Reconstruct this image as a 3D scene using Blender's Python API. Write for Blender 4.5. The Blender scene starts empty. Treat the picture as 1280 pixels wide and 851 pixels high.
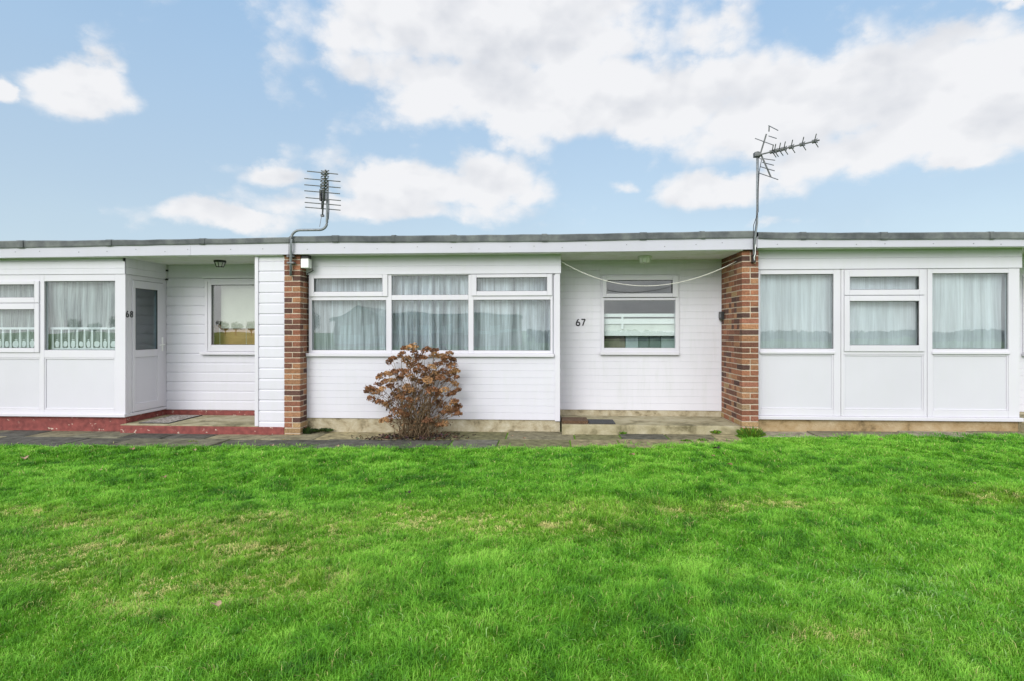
import bpy, math, random
import numpy as np
from mathutils import Vector, Matrix, noise as mnoise

random.seed(7)
rng = np.random.default_rng(11)
sc = bpy.context.scene
COL = sc.collection
rad = math.radians

# ------------------------------------------------------------------ camera geometry
F = 711.0                 # focal length in photo pixels (1280 wide, 20 mm lens)
HOR = 414.0               # horizon row
TH = rad(3.6)             # camera is turned slightly to the left of the facade's normal
D0 = 7.68                 # metres from camera to the brick pier fronts (plane Y = 0)
CZ = 1.38                 # eye height
CT, ST = math.cos(TH), math.sin(TH)

def XY(px, Y):            # x of a photo column on the vertical plane Y
    t = (px - 640.0) / F
    y = Y + D0
    return y * (t * CT - ST) / (CT + t * ST)

def depth(X, Y):
    return -X * ST + (Y + D0) * CT

def ZZ(px, py, Y):        # height of a photo point on the vertical plane Y
    return CZ - (py - HOR) / F * depth(XY(px, Y), Y)

def YX(px, X):            # y of a photo column on the vertical plane X
    t = (px - 640.0) / F
    return X * (CT + t * ST) / (t * CT - ST) - D0

def P(px, py, Y):
    return Vector((XY(px, Y), Y, ZZ(px, py, Y)))

def slope(x):
    return 0.0125 * (min(max(x, -3.6), 9) + 0.5) - 0.012

def ground_at(px, py):    # point of the ground under a photo point
    X = 0.0
    for _ in range(6):
        d = F * (CZ - slope(X)) / (py - HOR)
        u = (px - 640.0) / F * d
        X = u * CT - d * ST
        Yv = u * ST + d * CT - D0
    return X, Yv

def rect(x0, y0, x1, y1, Y):
    xm = (x0 + x1) / 2
    return XY(x0, Y), XY(x1, Y), ZZ(xm, y1, Y), ZZ(xm, y0, Y)

# ------------------------------------------------------------------ materials
def new_mat(name):
    m = bpy.data.materials.new(name)
    m.use_nodes = True
    nt = m.node_tree
    nt.nodes.clear()
    out = nt.nodes.new('ShaderNodeOutputMaterial')
    return m, nt, out

def N(nt, typ, **kw):
    n = nt.nodes.new(typ)
    for k, v in kw.items():
        if k.startswith('in_'):
            key = k[3:]
            key = int(key) if key.isdigit() else key.replace('_', ' ')
            n.inputs[key].default_value = v
        else:
            setattr(n, k, v)
    return n

def rgba(c):
    return (c[0], c[1], c[2], 1.0)

def ramp(nt, stops, interp='LINEAR'):
    r = nt.nodes.new('ShaderNodeValToRGB')
    cr = r.color_ramp
    cr.interpolation = interp
    while len(cr.elements) < len(stops):
        cr.elements.new(0.5)
    for e, (p, c) in zip(cr.elements, stops):
        e.position = p
        e.color = rgba(c) if len(c) == 3 else c
    return r

def mat_mottled(name, stops, scale=3.0, detail=6, rough=0.6, bump=0.0, bscale=40, stretch=(1, 1, 1), spec=0.5, metallic=0.0, dist=0.3):
    m, nt, out = new_mat(name)
    L = nt.links.new
    tc = N(nt, 'ShaderNodeTexCoord')
    mp = N(nt, 'ShaderNodeMapping')
    mp.inputs['Scale'].default_value = stretch
    L(tc.outputs['Object'], mp.inputs[0])
    nz = N(nt, 'ShaderNodeTexNoise', in_Scale=scale, in_Detail=detail, in_Roughness=0.62, in_Distortion=dist)
    L(mp.outputs[0], nz.inputs['Vector'])
    r = ramp(nt, stops)
    L(nz.outputs['Fac'], r.inputs[0])
    b = N(nt, 'ShaderNodeBsdfPrincipled', in_Roughness=rough, in_Metallic=metallic)
    b.inputs['Specular IOR Level'].default_value = spec
    L(r.outputs[0], b.inputs['Base Color'])
    if bump:
        n2 = N(nt, 'ShaderNodeTexNoise', in_Scale=bscale, in_Detail=4)
        L(mp.outputs[0], n2.inputs['Vector'])
        bp = N(nt, 'ShaderNodeBump', in_Strength=bump, in_Distance=0.01)
        L(n2.outputs['Fac'], bp.inputs['Height'])
        L(bp.outputs[0], b.inputs['Normal'])
    L(b.outputs[0], out.inputs[0])
    return m

def mat_white(name, base, dirt, amount=0.35, rough=0.35, streak=True, spec=0.4):
    """white painted / plastic surface with faint grime that runs down it"""
    m, nt, out = new_mat(name)
    L = nt.links.new
    tc = N(nt, 'ShaderNodeTexCoord')
    mp = N(nt, 'ShaderNodeMapping')
    mp.inputs['Scale'].default_value = (9, 9, 1.2) if streak else (3, 3, 3)
    L(tc.outputs['Object'], mp.inputs[0])
    n1 = N(nt, 'ShaderNodeTexNoise', in_Scale=1.3, in_Detail=7, in_Roughness=0.65)
    L(mp.outputs[0], n1.inputs['Vector'])
    r1 = ramp(nt, [(0.48, (0, 0, 0)), (0.75, (1, 1, 1))])
    L(n1.outputs['Fac'], r1.inputs[0])
    n2 = N(nt, 'ShaderNodeTexNoise', in_Scale=1.1, in_Detail=4)
    L(tc.outputs['Object'], n2.inputs['Vector'])
    r2 = ramp(nt, [(0.3, (0.93, 0.93, 0.93)), (0.7, (1, 1, 1))])
    L(n2.outputs['Fac'], r2.inputs[0])
    mx = N(nt, 'ShaderNodeMix', data_type='RGBA')
    mx.inputs[6].default_value = rgba(base)
    mx.inputs[7].default_value = rgba(dirt)
    ml = N(nt, 'ShaderNodeMath', operation='MULTIPLY', in_1=amount)
    L(r1.outputs[0], ml.inputs[0])
    L(ml.outputs[0], mx.inputs[0])
    mu = N(nt, 'ShaderNodeMix', data_type='RGBA', blend_type='MULTIPLY')
    mu.inputs[0].default_value = 1.0
    L(mx.outputs[2], mu.inputs[6]); L(r2.outputs[0], mu.inputs[7])
    b = N(nt, 'ShaderNodeBsdfPrincipled', in_Roughness=rough)
    b.inputs['Specular IOR Level'].default_value = spec
    L(mu.outputs[2], b.inputs['Base Color'])
    L(b.outputs[0], out.inputs[0])
    return m

M = {}
M['pvc'] = mat_white('white_plastic', (0.615, 0.605, 0.66), (0.62, 0.64, 0.58), 0.25, 0.28)
M['pvc_grey'] = mat_white('pale_panel_plastic', (0.585, 0.58, 0.635), (0.56, 0.58, 0.58), 0.22, 0.22)
M['clad'] = mat_white('white_cladding', (0.61, 0.605, 0.665), (0.55, 0.57, 0.55), 0.30, 0.42)
M['clad_old'] = mat_white('white_painted_board', (0.65, 0.645, 0.70), (0.50, 0.53, 0.50), 0.30, 0.5)
M['fascia'] = mat_white('white_fascia', (0.485, 0.485, 0.55), (0.44, 0.45, 0.44), 0.25, 0.4)
M['soffit'] = mat_white('soffit_board_with_algae', (0.76, 0.78, 0.75), (0.52, 0.58, 0.40), 0.7, 0.7, streak=False)
M['felt'] = mat_mottled('mineral_roof_felt', [(0.28, (0.05, 0.056, 0.06)), (0.5, (0.105, 0.115, 0.12)), (0.75, (0.20, 0.215, 0.205))], 4, 9, 0.9, 0.6, 160)
M['render'] = mat_mottled('rendered_plinth', [(0.30, (0.13, 0.105, 0.055)), (0.46, (0.35, 0.30, 0.195)), (0.72, (0.50, 0.46, 0.35))], 7, 12, 0.9, 1.0, 55)
M['render_tan'] = mat_mottled('tan_plinth', [(0.30, (0.10, 0.07, 0.03)), (0.46, (0.33, 0.235, 0.12)), (0.72, (0.46, 0.37, 0.24))], 5, 12, 0.9, 1.0, 45)
M['concrete'] = mat_mottled('step_concrete', [(0.30, (0.11, 0.095, 0.045)), (0.48, (0.31, 0.275, 0.165)), (0.72, (0.46, 0.42, 0.30))], 4.2, 11, 0.9, 1.0, 45)
M['mortar'] = mat_mottled('mortar', [(0.3, (0.38, 0.31, 0.23)), (0.7, (0.54, 0.46, 0.37))], 20, 4, 0.9, 0.5, 150)
M['steel'] = mat_mottled('galvanised_steel', [(0.3, (0.15, 0.165, 0.18)), (0.7, (0.26, 0.28, 0.30))], 30, 4, 0.55, metallic=0.3)
M['alu'] = mat_mottled('weathered_aluminium', [(0.3, (0.09, 0.095, 0.10)), (0.7, (0.19, 0.195, 0.20))], 30, 4, 0.55, metallic=0.3)
M['black'] = mat_mottled('black_plastic', [(0.3, (0.012, 0.012, 0.013)), (0.7, (0.025, 0.025, 0.027))], 10, 3, 0.45)
M['grey_plastic'] = mat_mottled('grey_plastic', [(0.3, (0.50, 0.50, 0.50)), (0.7, (0.60, 0.60, 0.60))], 10, 3, 0.5)
M['coir'] = mat_mottled('brown_coir', [(0.3, (0.06, 0.032, 0.015)), (0.7, (0.17, 0.10, 0.055))], 60, 6, 0.95, 1.0, 400)
M['rubber'] = mat_mottled('dark_rubber', [(0.3, (0.016, 0.018, 0.021)), (0.7, (0.045, 0.048, 0.052))], 40, 4, 0.7, 0.5, 300)
M['mat_fabric'] = mat_mottled('speckled_mat_pile', [(0.35, (0.10, 0.075, 0.065)), (0.5, (0.30, 0.27, 0.245)), (0.62, (0.50, 0.48, 0.45))], 38, 3, 0.95, 0.6, 300)
M['cord'] = mat_mottled('pale_cord', [(0.3, (0.55, 0.54, 0.48)), (0.7, (0.68, 0.67, 0.62))], 30, 2, 0.7)
M['room'] = mat_mottled('room_wall_paint', [(0.3, (0.42, 0.41, 0.38)), (0.7, (0.5, 0.49, 0.46))], 2, 3, 0.8)
M['room_floor'] = mat_mottled('room_carpet', [(0.3, (0.10, 0.09, 0.08)), (0.7, (0.15, 0.13, 0.115))], 8, 3, 0.95)
M['wood'] = mat_mottled('brown_wood', [(0.3, (0.40, 0.22, 0.07)), (0.7, (0.56, 0.33, 0.13))], 4, 6, 0.5, stretch=(1, 1, 8))
M['slate'] = mat_mottled('slate_laminate', [(0.3, (0.10, 0.13, 0.145)), (0.7, (0.14, 0.17, 0.185))], 6, 3, 0.4)
M['slate_pale'] = mat_mottled('pale_slate_laminate', [(0.3, (0.30, 0.35, 0.37)), (0.7, (0.36, 0.41, 0.43))], 6, 3, 0.4)
M['wood_dark'] = mat_mottled('dark_wood', [(0.3, (0.10, 0.08, 0.07)), (0.7, (0.2, 0.165, 0.14))], 6, 4, 0.5)
M['blind'] = mat_mottled('pale_blind', [(0.3, (0.60, 0.62, 0.57)), (0.7, (0.68, 0.70, 0.65))], 3, 3, 0.7)
M['white_gloss'] = mat_mottled('white_gloss_paint', [(0.3, (0.76, 0.77, 0.76)), (0.7, (0.82, 0.83, 0.82))], 3, 3, 0.3)
M['opposite_brick'] = mat_mottled('distant_brick', [(0.3, (0.46, 0.32, 0.28)), (0.7, (0.58, 0.43, 0.39))], 6, 6, 0.85)
M['opposite_roof'] = mat_mottled('distant_roof', [(0.3, (0.24, 0.23, 0.23)), (0.7, (0.36, 0.34, 0.33))], 6, 6, 0.85)
M['bark'] = mat_mottled('bark', [(0.3, (0.06, 0.045, 0.03)), (0.7, (0.16, 0.125, 0.09))], 20, 6, 0.9)
M['stem'] = mat_mottled('dry_stem', [(0.3, (0.07, 0.044, 0.022)), (0.7, (0.24, 0.165, 0.09))], 30, 5, 0.85)
M['moss'] = mat_mottled('moss', [(0.3, (0.02, 0.035, 0.008)), (0.7, (0.06, 0.09, 0.02))], 30, 6, 0.95, 1.0, 200)

def mat_red_paint():
    """red masonry paint, flaked off in patches towards the foot of the plinth"""
    m, nt, out = new_mat('flaking_red_masonry_paint')
    L = nt.links.new
    tc = N(nt, 'ShaderNodeTexCoord')
    n1 = N(nt, 'ShaderNodeTexNoise', in_Scale=11, in_Detail=9, in_Roughness=0.66)
    mp = N(nt, 'ShaderNodeMapping'); mp.inputs['Scale'].default_value = (1, 1, 1.6)
    L(tc.outputs['Object'], mp.inputs[0]); L(mp.outputs[0], n1.inputs['Vector'])
    sx = N(nt, 'ShaderNodeSeparateXYZ'); L(tc.outputs['Object'], sx.inputs[0])
    mr = N(nt, 'ShaderNodeMapRange', in_1=-0.085, in_2=-0.02, in_3=0.15, in_4=-0.035)
    L(sx.outputs['Z'], mr.inputs[0])
    ad = N(nt, 'ShaderNodeMath', operation='ADD'); L(n1.outputs['Fac'], ad.inputs[0]); L(mr.outputs[0], ad.inputs[1])
    msk = ramp(nt, [(0.585, (0, 0, 0)), (0.61, (1, 1, 1))]); L(ad.outputs[0], msk.inputs[0])
    n2 = N(nt, 'ShaderNodeTexNoise', in_Scale=14, in_Detail=6); L(tc.outputs['Object'], n2.inputs['Vector'])
    red = ramp(nt, [(0.3, (0.13, 0.026, 0.023)), (0.7, (0.25, 0.060, 0.050))]); L(n2.outputs['Fac'], red.inputs[0])
    pale = ramp(nt, [(0.3, (0.42, 0.30, 0.22)), (0.7, (0.60, 0.53, 0.45))]); L(n2.outputs['Fac'], pale.inputs[0])
    mx = N(nt, 'ShaderNodeMix', data_type='RGBA')
    L(msk.outputs[0], mx.inputs[0]); L(red.outputs[0], mx.inputs[6]); L(pale.outputs[0], mx.inputs[7])
    b = N(nt, 'ShaderNodeBsdfPrincipled', in_Roughness=0.75)
    L(mx.outputs[2], b.inputs['Base Color'])
    bp = N(nt, 'ShaderNodeBump', in_Strength=0.7, in_Distance=0.006); bp.invert = True
    L(ad.outputs[0], bp.inputs['Height']); L(bp.outputs[0], b.inputs['Normal'])
    L(b.outputs[0], out.inputs[0])
    return m
M['red'] = mat_red_paint()

def mat_attr(name, rough=0.8, spec=0.3, nscale=40, namp=0.5, bump=0.5, translucent=0.0, bscale=120):
    """colour comes from the mesh's own colour attribute (one tone per brick, slab, blade), broken up by noise"""
    m, nt, out = new_mat(name)
    L = nt.links.new
    at = N(nt, 'ShaderNodeAttribute', attribute_name='Col')
    tc = N(nt, 'ShaderNodeTexCoord')
    b = N(nt, 'ShaderNodeBsdfPrincipled', in_Roughness=rough)
    b.inputs['Specular IOR Level'].default_value = spec
    csock = at.outputs['Color']
    if namp:
        nz = N(nt, 'ShaderNodeTexNoise', in_Scale=nscale, in_Detail=6, in_Roughness=0.65)
        L(tc.outputs['Object'], nz.inputs['Vector'])
        r = ramp(nt, [(0.3, (1 - namp,) * 3), (0.7, (1 + namp * 0.6,) * 3)])
        L(nz.outputs['Fac'], r.inputs[0])
        mu = N(nt, 'ShaderNodeMix', data_type='RGBA', blend_type='MULTIPLY'); mu.inputs[0].default_value = 1
        L(csock, mu.inputs[6]); L(r.outputs[0], mu.inputs[7])
        csock = mu.outputs[2]
    L(csock, b.inputs['Base Color'])
    if bump:
        n2 = N(nt, 'ShaderNodeTexNoise', in_Scale=bscale, in_Detail=4); L(tc.outputs['Object'], n2.inputs['Vector'])
        bp = N(nt, 'ShaderNodeBump', in_Strength=bump, in_Distance=0.004)
        L(n2.outputs['Fac'], bp.inputs['Height']); L(bp.outputs[0], b.inputs['Normal'])
    if translucent:
        tr = N(nt, 'ShaderNodeBsdfTranslucent'); L(csock, tr.inputs['Color'])
        mx = N(nt, 'ShaderNodeMixShader'); mx.inputs[0].default_value = translucent
        L(b.outputs[0], mx.inputs[1]); L(tr.outputs[0], mx.inputs[2]); L(mx.outputs[0], out.inputs[0])
    else:
        L(b.outputs[0], out.inputs[0])
    return m
M['brick'] = mat_attr('brick', 0.85, 0.25, 55, 0.45, 0.8)
M['slab'] = mat_attr('paving_slab', 0.85, 0.25, 9, 0.6, 0.8, bscale=60)
M['blade'] = mat_attr('grass_blade', 0.5, 0.32, 1, 0, 0, 0.28)
M['leaf'] = mat_attr('leaf', 0.6, 0.3, 60, 0.3, 0, 0.25)
M['petal'] = mat_attr('dry_petal', 0.8, 0.2, 60, 0.35, 0, 0.2)

def mat_glass(name, refl=0.02, tint=(0.93, 0.965, 0.965)):
    m, nt, out = new_mat(name)
    L = nt.links.new
    tr = N(nt, 'ShaderNodeBsdfTransparent'); tr.inputs[0].default_value = rgba(tint)
    gl = N(nt, 'ShaderNodeBsdfGlossy', in_Roughness=0.0); gl.inputs[0].default_value = (1, 1, 1, 1)
    fr = N(nt, 'ShaderNodeFresnel')
    gm = N(nt, 'ShaderNodeNewGeometry')
    io = N(nt, 'ShaderNodeMapRange', in_1=0.0, in_2=1.0, in_3=1.5, in_4=1 / 1.5); L(gm.outputs['Backfacing'], io.inputs[0]); L(io.outputs[0], fr.inputs['IOR'])
    ad = N(nt, 'ShaderNodeMath', operation='ADD', in_1=refl); L(fr.outputs[0], ad.inputs[0])
    cl = N(nt, 'ShaderNodeMath', operation='MINIMUM', in_1=1.0); L(ad.outputs[0], cl.inputs[0])
    tc = N(nt, 'ShaderNodeTexCoord')
    nz = N(nt, 'ShaderNodeTexNoise', in_Scale=2.2, in_Detail=1); L(tc.outputs['Object'], nz.inputs['Vector'])
    bp = N(nt, 'ShaderNodeBump', in_Strength=0.12, in_Distance=0.01)
    L(nz.outputs['Fac'], bp.inputs['Height']); L(bp.outputs[0], gl.inputs['Normal'])
    mx = N(nt, 'ShaderNodeMixShader'); L(cl.outputs[0], mx.inputs[0]); L(tr.outputs[0], mx.inputs[1]); L(gl.outputs[0], mx.inputs[2])
    L(mx.outputs[0], out.inputs[0])
    return m
M['glass'] = mat_glass('window_glass')
M['glass_strong'] = mat_glass('coated_window_glass', 0.05, (0.90, 0.92, 0.90))
M['glass_door'] = mat_glass('tinted_door_glass', 0.05, (0.5, 0.6, 0.62))

def mat_net(name, colour, alpha, spread=0.14):
    m, nt, out = new_mat(name)
    L = nt.links.new
    d = N(nt, 'ShaderNodeBsdfDiffuse'); d.inputs[0].default_value = rgba(colour)
    t = N(nt, 'ShaderNodeBsdfTranslucent'); t.inputs[0].default_value = rgba(colour)
    mx = N(nt, 'ShaderNodeMixShader'); mx.inputs[0].default_value = 0.35
    L(d.outputs[0], mx.inputs[1]); L(t.outputs[0], mx.inputs[2])
    tp = N(nt, 'ShaderNodeBsdfTransparent')
    tc = N(nt, 'ShaderNodeTexCoord')
    mp = N(nt, 'ShaderNodeMapping'); mp.inputs['Scale'].default_value = (60, 1, 2.5); L(tc.outputs['Object'], mp.inputs[0])
    nz = N(nt, 'ShaderNodeTexNoise', in_Scale=1.0, in_Detail=5); L(mp.outputs[0], nz.inputs['Vector'])
    mp2 = N(nt, 'ShaderNodeMapping'); mp2.inputs['Scale'].default_value = (13, 1, .5); L(tc.outputs['Object'], mp2.inputs[0])
    nz2 = N(nt, 'ShaderNodeTexNoise', in_Scale=1.0, in_Detail=3); L(mp2.outputs[0], nz2.inputs['Vector'])
    ns = N(nt, 'ShaderNodeMix', data_type='FLOAT'); ns.inputs[0].default_value = .6; L(nz.outputs['Fac'], ns.inputs[2]); L(nz2.outputs['Fac'], ns.inputs[3])
    mr = N(nt, 'ShaderNodeMapRange', in_1=0.34, in_2=0.66, in_3=max(0, alpha - spread), in_4=min(1, alpha + spread)); L(ns.outputs[0], mr.inputs[0])
    m2 = N(nt, 'ShaderNodeMixShader'); L(mr.outputs[0], m2.inputs[0]); L(tp.outputs[0], m2.inputs[1]); L(mx.outputs[0], m2.inputs[2])
    L(m2.outputs[0], out.inputs[0])
    return m
M['net'] = mat_net('net_curtain', (0.82, 0.86, 0.92), 0.66, 0.36)
M['net_dense'] = mat_net('dense_net_curtain', (0.82, 0.845, 0.895), 0.84, 0.20)
M['net_thin'] = mat_net('thin_net_curtain', (0.82, 0.86, 0.86), 0.46, 0.28)
M['lace'] = mat_net('lace', (0.88, 0.89, 0.92), 0.96, 0.04)

# ------------------------------------------------------------------ mesh builder
class MB:
    def __init__(self):
        self.v, self.f, self.c = [], [], []
        self.col = None
    def quad(self, a, b, c, d):
        n = len(self.v)
        self.v += [tuple(a), tuple(b), tuple(c), tuple(d)]
        self.f.append((n, n + 1, n + 2, n + 3)); self._c(4)
    def _c(self, k):
        self.c += [self.col or (1, 1, 1)] * k
    def box(self, x0, x1, y0, y1, z0, z1, jit=0.0):
        if x0 > x1: x0, x1 = x1, x0
        if y0 > y1: y0, y1 = y1, y0
        if z0 > z1: z0, z1 = z1, z0
        n = len(self.v)
        j = (lambda: random.uniform(-jit, jit)) if jit else (lambda: 0)
        for x, y, z in ((x0, y0, z0), (x1, y0, z0), (x1, y1, z0), (x0, y1, z0), (x0, y0, z1), (x1, y0, z1), (x1, y1, z1), (x0, y1, z1)):
            self.v.append((x + j(), y + j(), z + j()))
        for q in ((0, 3, 2, 1), (4, 5, 6, 7), (0, 1, 5, 4), (1, 2, 6, 5), (2, 3, 7, 6), (3, 0, 4, 7)):
            self.f.append(tuple(n + i for i in q))
        self._c(8)
    def ring(self, o, h, y0, y1):       # frame with a rectangular hole: verticals full height, rails between
        ox0, ox1, oz0, oz1 = o; hx0, hx1, hz0, hz1 = h
        self.box(ox0, hx0, y0, y1, oz0, oz1); self.box(hx1, ox1, y0, y1, oz0, oz1)
        self.box(hx0, hx1, y0, y1, oz0, hz0); self.box(hx0, hx1, y0, y1, hz1, oz1)
    def tube(self, pts, r, n=8, r2=None, cap=True):
        pts = [Vector(p) for p in pts]
        rings = []
        up = Vector((0, 0, 1))
        for i, p in enumerate(pts):
            t = (pts[min(i + 1, len(pts) - 1)] - pts[max(i - 1, 0)]).normalized()
            a = t.cross(up)
            if a.length < 0.05: a = t.cross(Vector((0, 1, 0)))
            if rings and a.dot(self._la) < 0: a = -a
            a.normalize(); self._la = a
            b = t.cross(a).normalized()
            rr = r if r2 is None else r + (r2 - r) * i / (len(pts) - 1)
            base = len(self.v)
            for k in range(n):
                w = 2 * math.pi * k / n
                self.v.append(tuple(p + a * (math.cos(w) * rr) + b * (math.sin(w) * rr)))
            self._c(n)
            rings.append(base)
        for i in range(len(rings) - 1):
            for k in range(n):
                k2 = (k + 1) % n
                self.f.append((rings[i] + k, rings[i] + k2, rings[i + 1] + k2, rings[i + 1] + k))
        if cap:
            self.f.append(tuple(rings[0] + k for k in reversed(range(n))))
            self.f.append(tuple(rings[-1] + k for k in range(n)))
    def extrude_x(self, prof, x0, x1):  # profile list of (y, z), open strip, extruded along X
        n = len(self.v)
        for y, z in prof: self.v += [(x0, y, z), (x1, y, z)]
        self._c(2 * len(prof))
        for i in range(len(prof) - 1):
            a = n + 2 * i
            self.f.append((a, a + 1, a + 3, a + 2))
    def extrude_y(self, prof, y0, y1):  # profile list of (x, z)
        n = len(self.v)
        for x, z in prof: self.v += [(x, y0, z), (x, y1, z)]
        self._c(2 * len(prof))
        for i in range(len(prof) - 1):
            a = n + 2 * i
            self.f.append((a, a + 1, a + 3, a + 2))
    def build(self, name, mat, parent=None, smooth=False, bevel=0.0, attr=False, segs=2):
        off = root_loc(parent) if parent else Vector((0, 0, 0))
        me = bpy.data.meshes.new(name)
        vv = [(x - off.x, y - off.y, z - off.z) for x, y, z in self.v]
        me.from_pydata(vv, [], self.f)
        me.materials.append(mat)
        if attr:
            a = me.attributes.new('Col', 'FLOAT_COLOR', 'POINT')
            arr = np.ones((len(self.v), 4), dtype=np.float32)
            arr[:, :3] = np.array(self.c, dtype=np.float32)
            a.data.foreach_set('color', arr.ravel())
        if smooth:
            me.polygons.foreach_set('use_smooth', [True] * len(me.polygons))
        me.update()
        o = bpy.data.objects.new(name, me)
        COL.objects.link(o)
        if parent: o.parent = parent
        if bevel:
            bv = o.modifiers.new('bevel', 'BEVEL'); bv.width = bevel; bv.segments = segs; bv.limit_method = 'ANGLE'
        return o

def root_loc(o):
    p = Vector((0, 0, 0))
    while o is not None:
        p = p + o.location; o = o.parent
    return p

def tag(o, label=None, cat=None, group=None, kind=None):
    if label: o['label'] = label
    if cat: o['category'] = cat
    if group: o['group'] = group
    if kind: o['kind'] = kind
    return o

def thing(name, label, cat, loc, group=None):
    o = bpy.data.objects.new(name, None); COL.objects.link(o)
    o.empty_display_size = 0.1
    o.location = loc
    return tag(o, label, cat, group)

# ------------------------------------------------------------------ depths of the facade planes
YP = 0.0       # brick pier fronts
Y67, Y68, Y66 = 0.22, 0.10, 0.20
YR67, YR68, YR66 = 0.90, 0.97, 0.90
YF = -0.07     # fascia
XL, XR = -9.75, 8.75
xp1a, xp1b = XY(355.2, 0), XY(375.4, 0)       # left pier
xp2a, xp2b = XY(927.5, 0), XY(948.3, 0)       # right pier
HB = 7.0       # back of the houses

# ------------------------------------------------------------------ ground
def fbm2(x, y, sc_, oct_=3, seed=0.0):
    return mnoise.fractal(Vector((x * sc_ + seed, y * sc_ - seed, seed * 0.37)), 1.0, 2.0, oct_)

EDGE_PX = [(-420, 556), (-150, 556), (0, 556), (120, 556.5), (220, 557), (330, 557), (420, 558), (520, 558), (640, 559), (740, 558), (830, 556.5), (890, 554), (915, 551.5),
           (940, 546.5), (980, 544.8), (1100, 544.2), (1280, 543), (1500, 541.5), (1720, 541)]
EDGE = [ground_at(*p) for p in EDGE_PX]
ex = np.array([e[0] for e in EDGE]); ey = np.array([e[1] for e in EDGE])
def edge_y(x):
    return np.interp(x, ex, ey)

# numpy value noise so the lawn and the ground share one height function
_perm = rng.random((256, 256))
def vnoise(x, y):
    xi = np.floor(x).astype(int); yi = np.floor(y).astype(int)
    xf = x - xi; yf = y - yi
    u = xf * xf * (3 - 2 * xf); v = yf * yf * (3 - 2 * yf)
    a = _perm[xi % 256, yi % 256]; b = _perm[(xi + 1) % 256, yi % 256]
    c = _perm[xi % 256, (yi + 1) % 256]; d = _perm[(xi + 1) % 256, (yi + 1) % 256]
    return (a * (1 - u) + b * u) * (1 - v) + (c * (1 - u) + d * u) * v
def vfbm(x, y, s, o=4):
    r = 0.0; amp = 0.5; tot = 0
    for i in range(o):
        r = r + amp * vnoise(x * s + 17.3 * i, y * s + 5.7 * i); tot += amp
        amp *= 0.5; s *= 2.03
    return r / tot
def gheight(x, y):
    base = 0.0125 * (np.clip(x, -3.6, 9) + 0.5) - 0.012
    near = np.clip((edge_y(x) - y) / 0.8, 0, 1)
    return base - 0.012 + near * (0.085 * (vfbm(x, y, 0.8, 4) - 0.5) + 0.03 * (vfbm(x + 40, y, 4.0, 2) - 0.5))

def build_ground():
    xs = np.concatenate([np.array([-400, -150, -60, -30, -18]), np.arange(-13, 13.01, 0.12), np.array([18, 30, 60, 150, 400])])
    ys = np.concatenate([np.array([-400, -200, -110, -70, -45, -30, -20, -14, -10]), np.arange(-8, 2.01, 0.12), np.array([4, 8, 15, 40, 120, 400])])
    gx, gy = np.meshgrid(xs, ys)
    gz = gheight(gx, gy)
    far = (np.abs(gx) > 14) | (gy < -9) | (gy > 3)
    gz = np.where(far, 0.0125 * (np.clip(gx, -3.6, 9) + 0.5) - 0.03, gz)
    v = np.stack([gx.ravel(), gy.ravel(), gz.ravel()], 1)
    nx = len(xs); ny = len(ys)
    idx = np.arange(nx * ny).reshape(ny, nx)
    f = np.stack([idx[:-1, :-1].ravel(), idx[:-1, 1:].ravel(), idx[1:, 1:].ravel(), idx[1:, :-1].ravel()], 1)
    me = bpy.data.meshes.new('ground')
    me.from_pydata(v.tolist(), [], f.tolist())
    me.polygons.foreach_set('use_smooth', [True] * len(me.polygons))
    m, nt, out = new_mat('turf_soil')
    L = nt.links.new
    tc = N(nt, 'ShaderNodeTexCoord')
    n1 = N(nt, 'ShaderNodeTexNoise', in_Scale=1.4, in_Detail=8, in_Roughness=0.7); L(tc.outputs['Object'], n1.inputs['Vector'])
    r = ramp(nt, [(0.3, (0.07, 0.19, 0.012)), (0.55, (0.11, 0.26, 0.016)), (0.75, (0.17, 0.30, 0.03))]); L(n1.outputs['Fac'], r.inputs[0])
    b = N(nt, 'ShaderNodeBsdfPrincipled', in_Roughness=0.95); b.inputs['Specular IOR Level'].default_value = 0.1
    L(r.outputs[0], b.inputs['Base Color'])
    n2 = N(nt, 'ShaderNodeTexNoise', in_Scale=60, in_Detail=4); L(tc.outputs['Object'], n2.inputs['Vector'])
    bp = N(nt, 'ShaderNodeBump', in_Strength=1.0, in_Distance=0.02); L(n2.outputs['Fac'], bp.inputs['Height']); L(bp.outputs[0], b.inputs['Normal'])
    L(b.outputs[0], out.inputs[0])
    me.materials.append(m)
    o = bpy.data.objects.new('ground', me); COL.objects.link(o)
    o['kind'] = 'structure'
    return o
build_ground()

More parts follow.
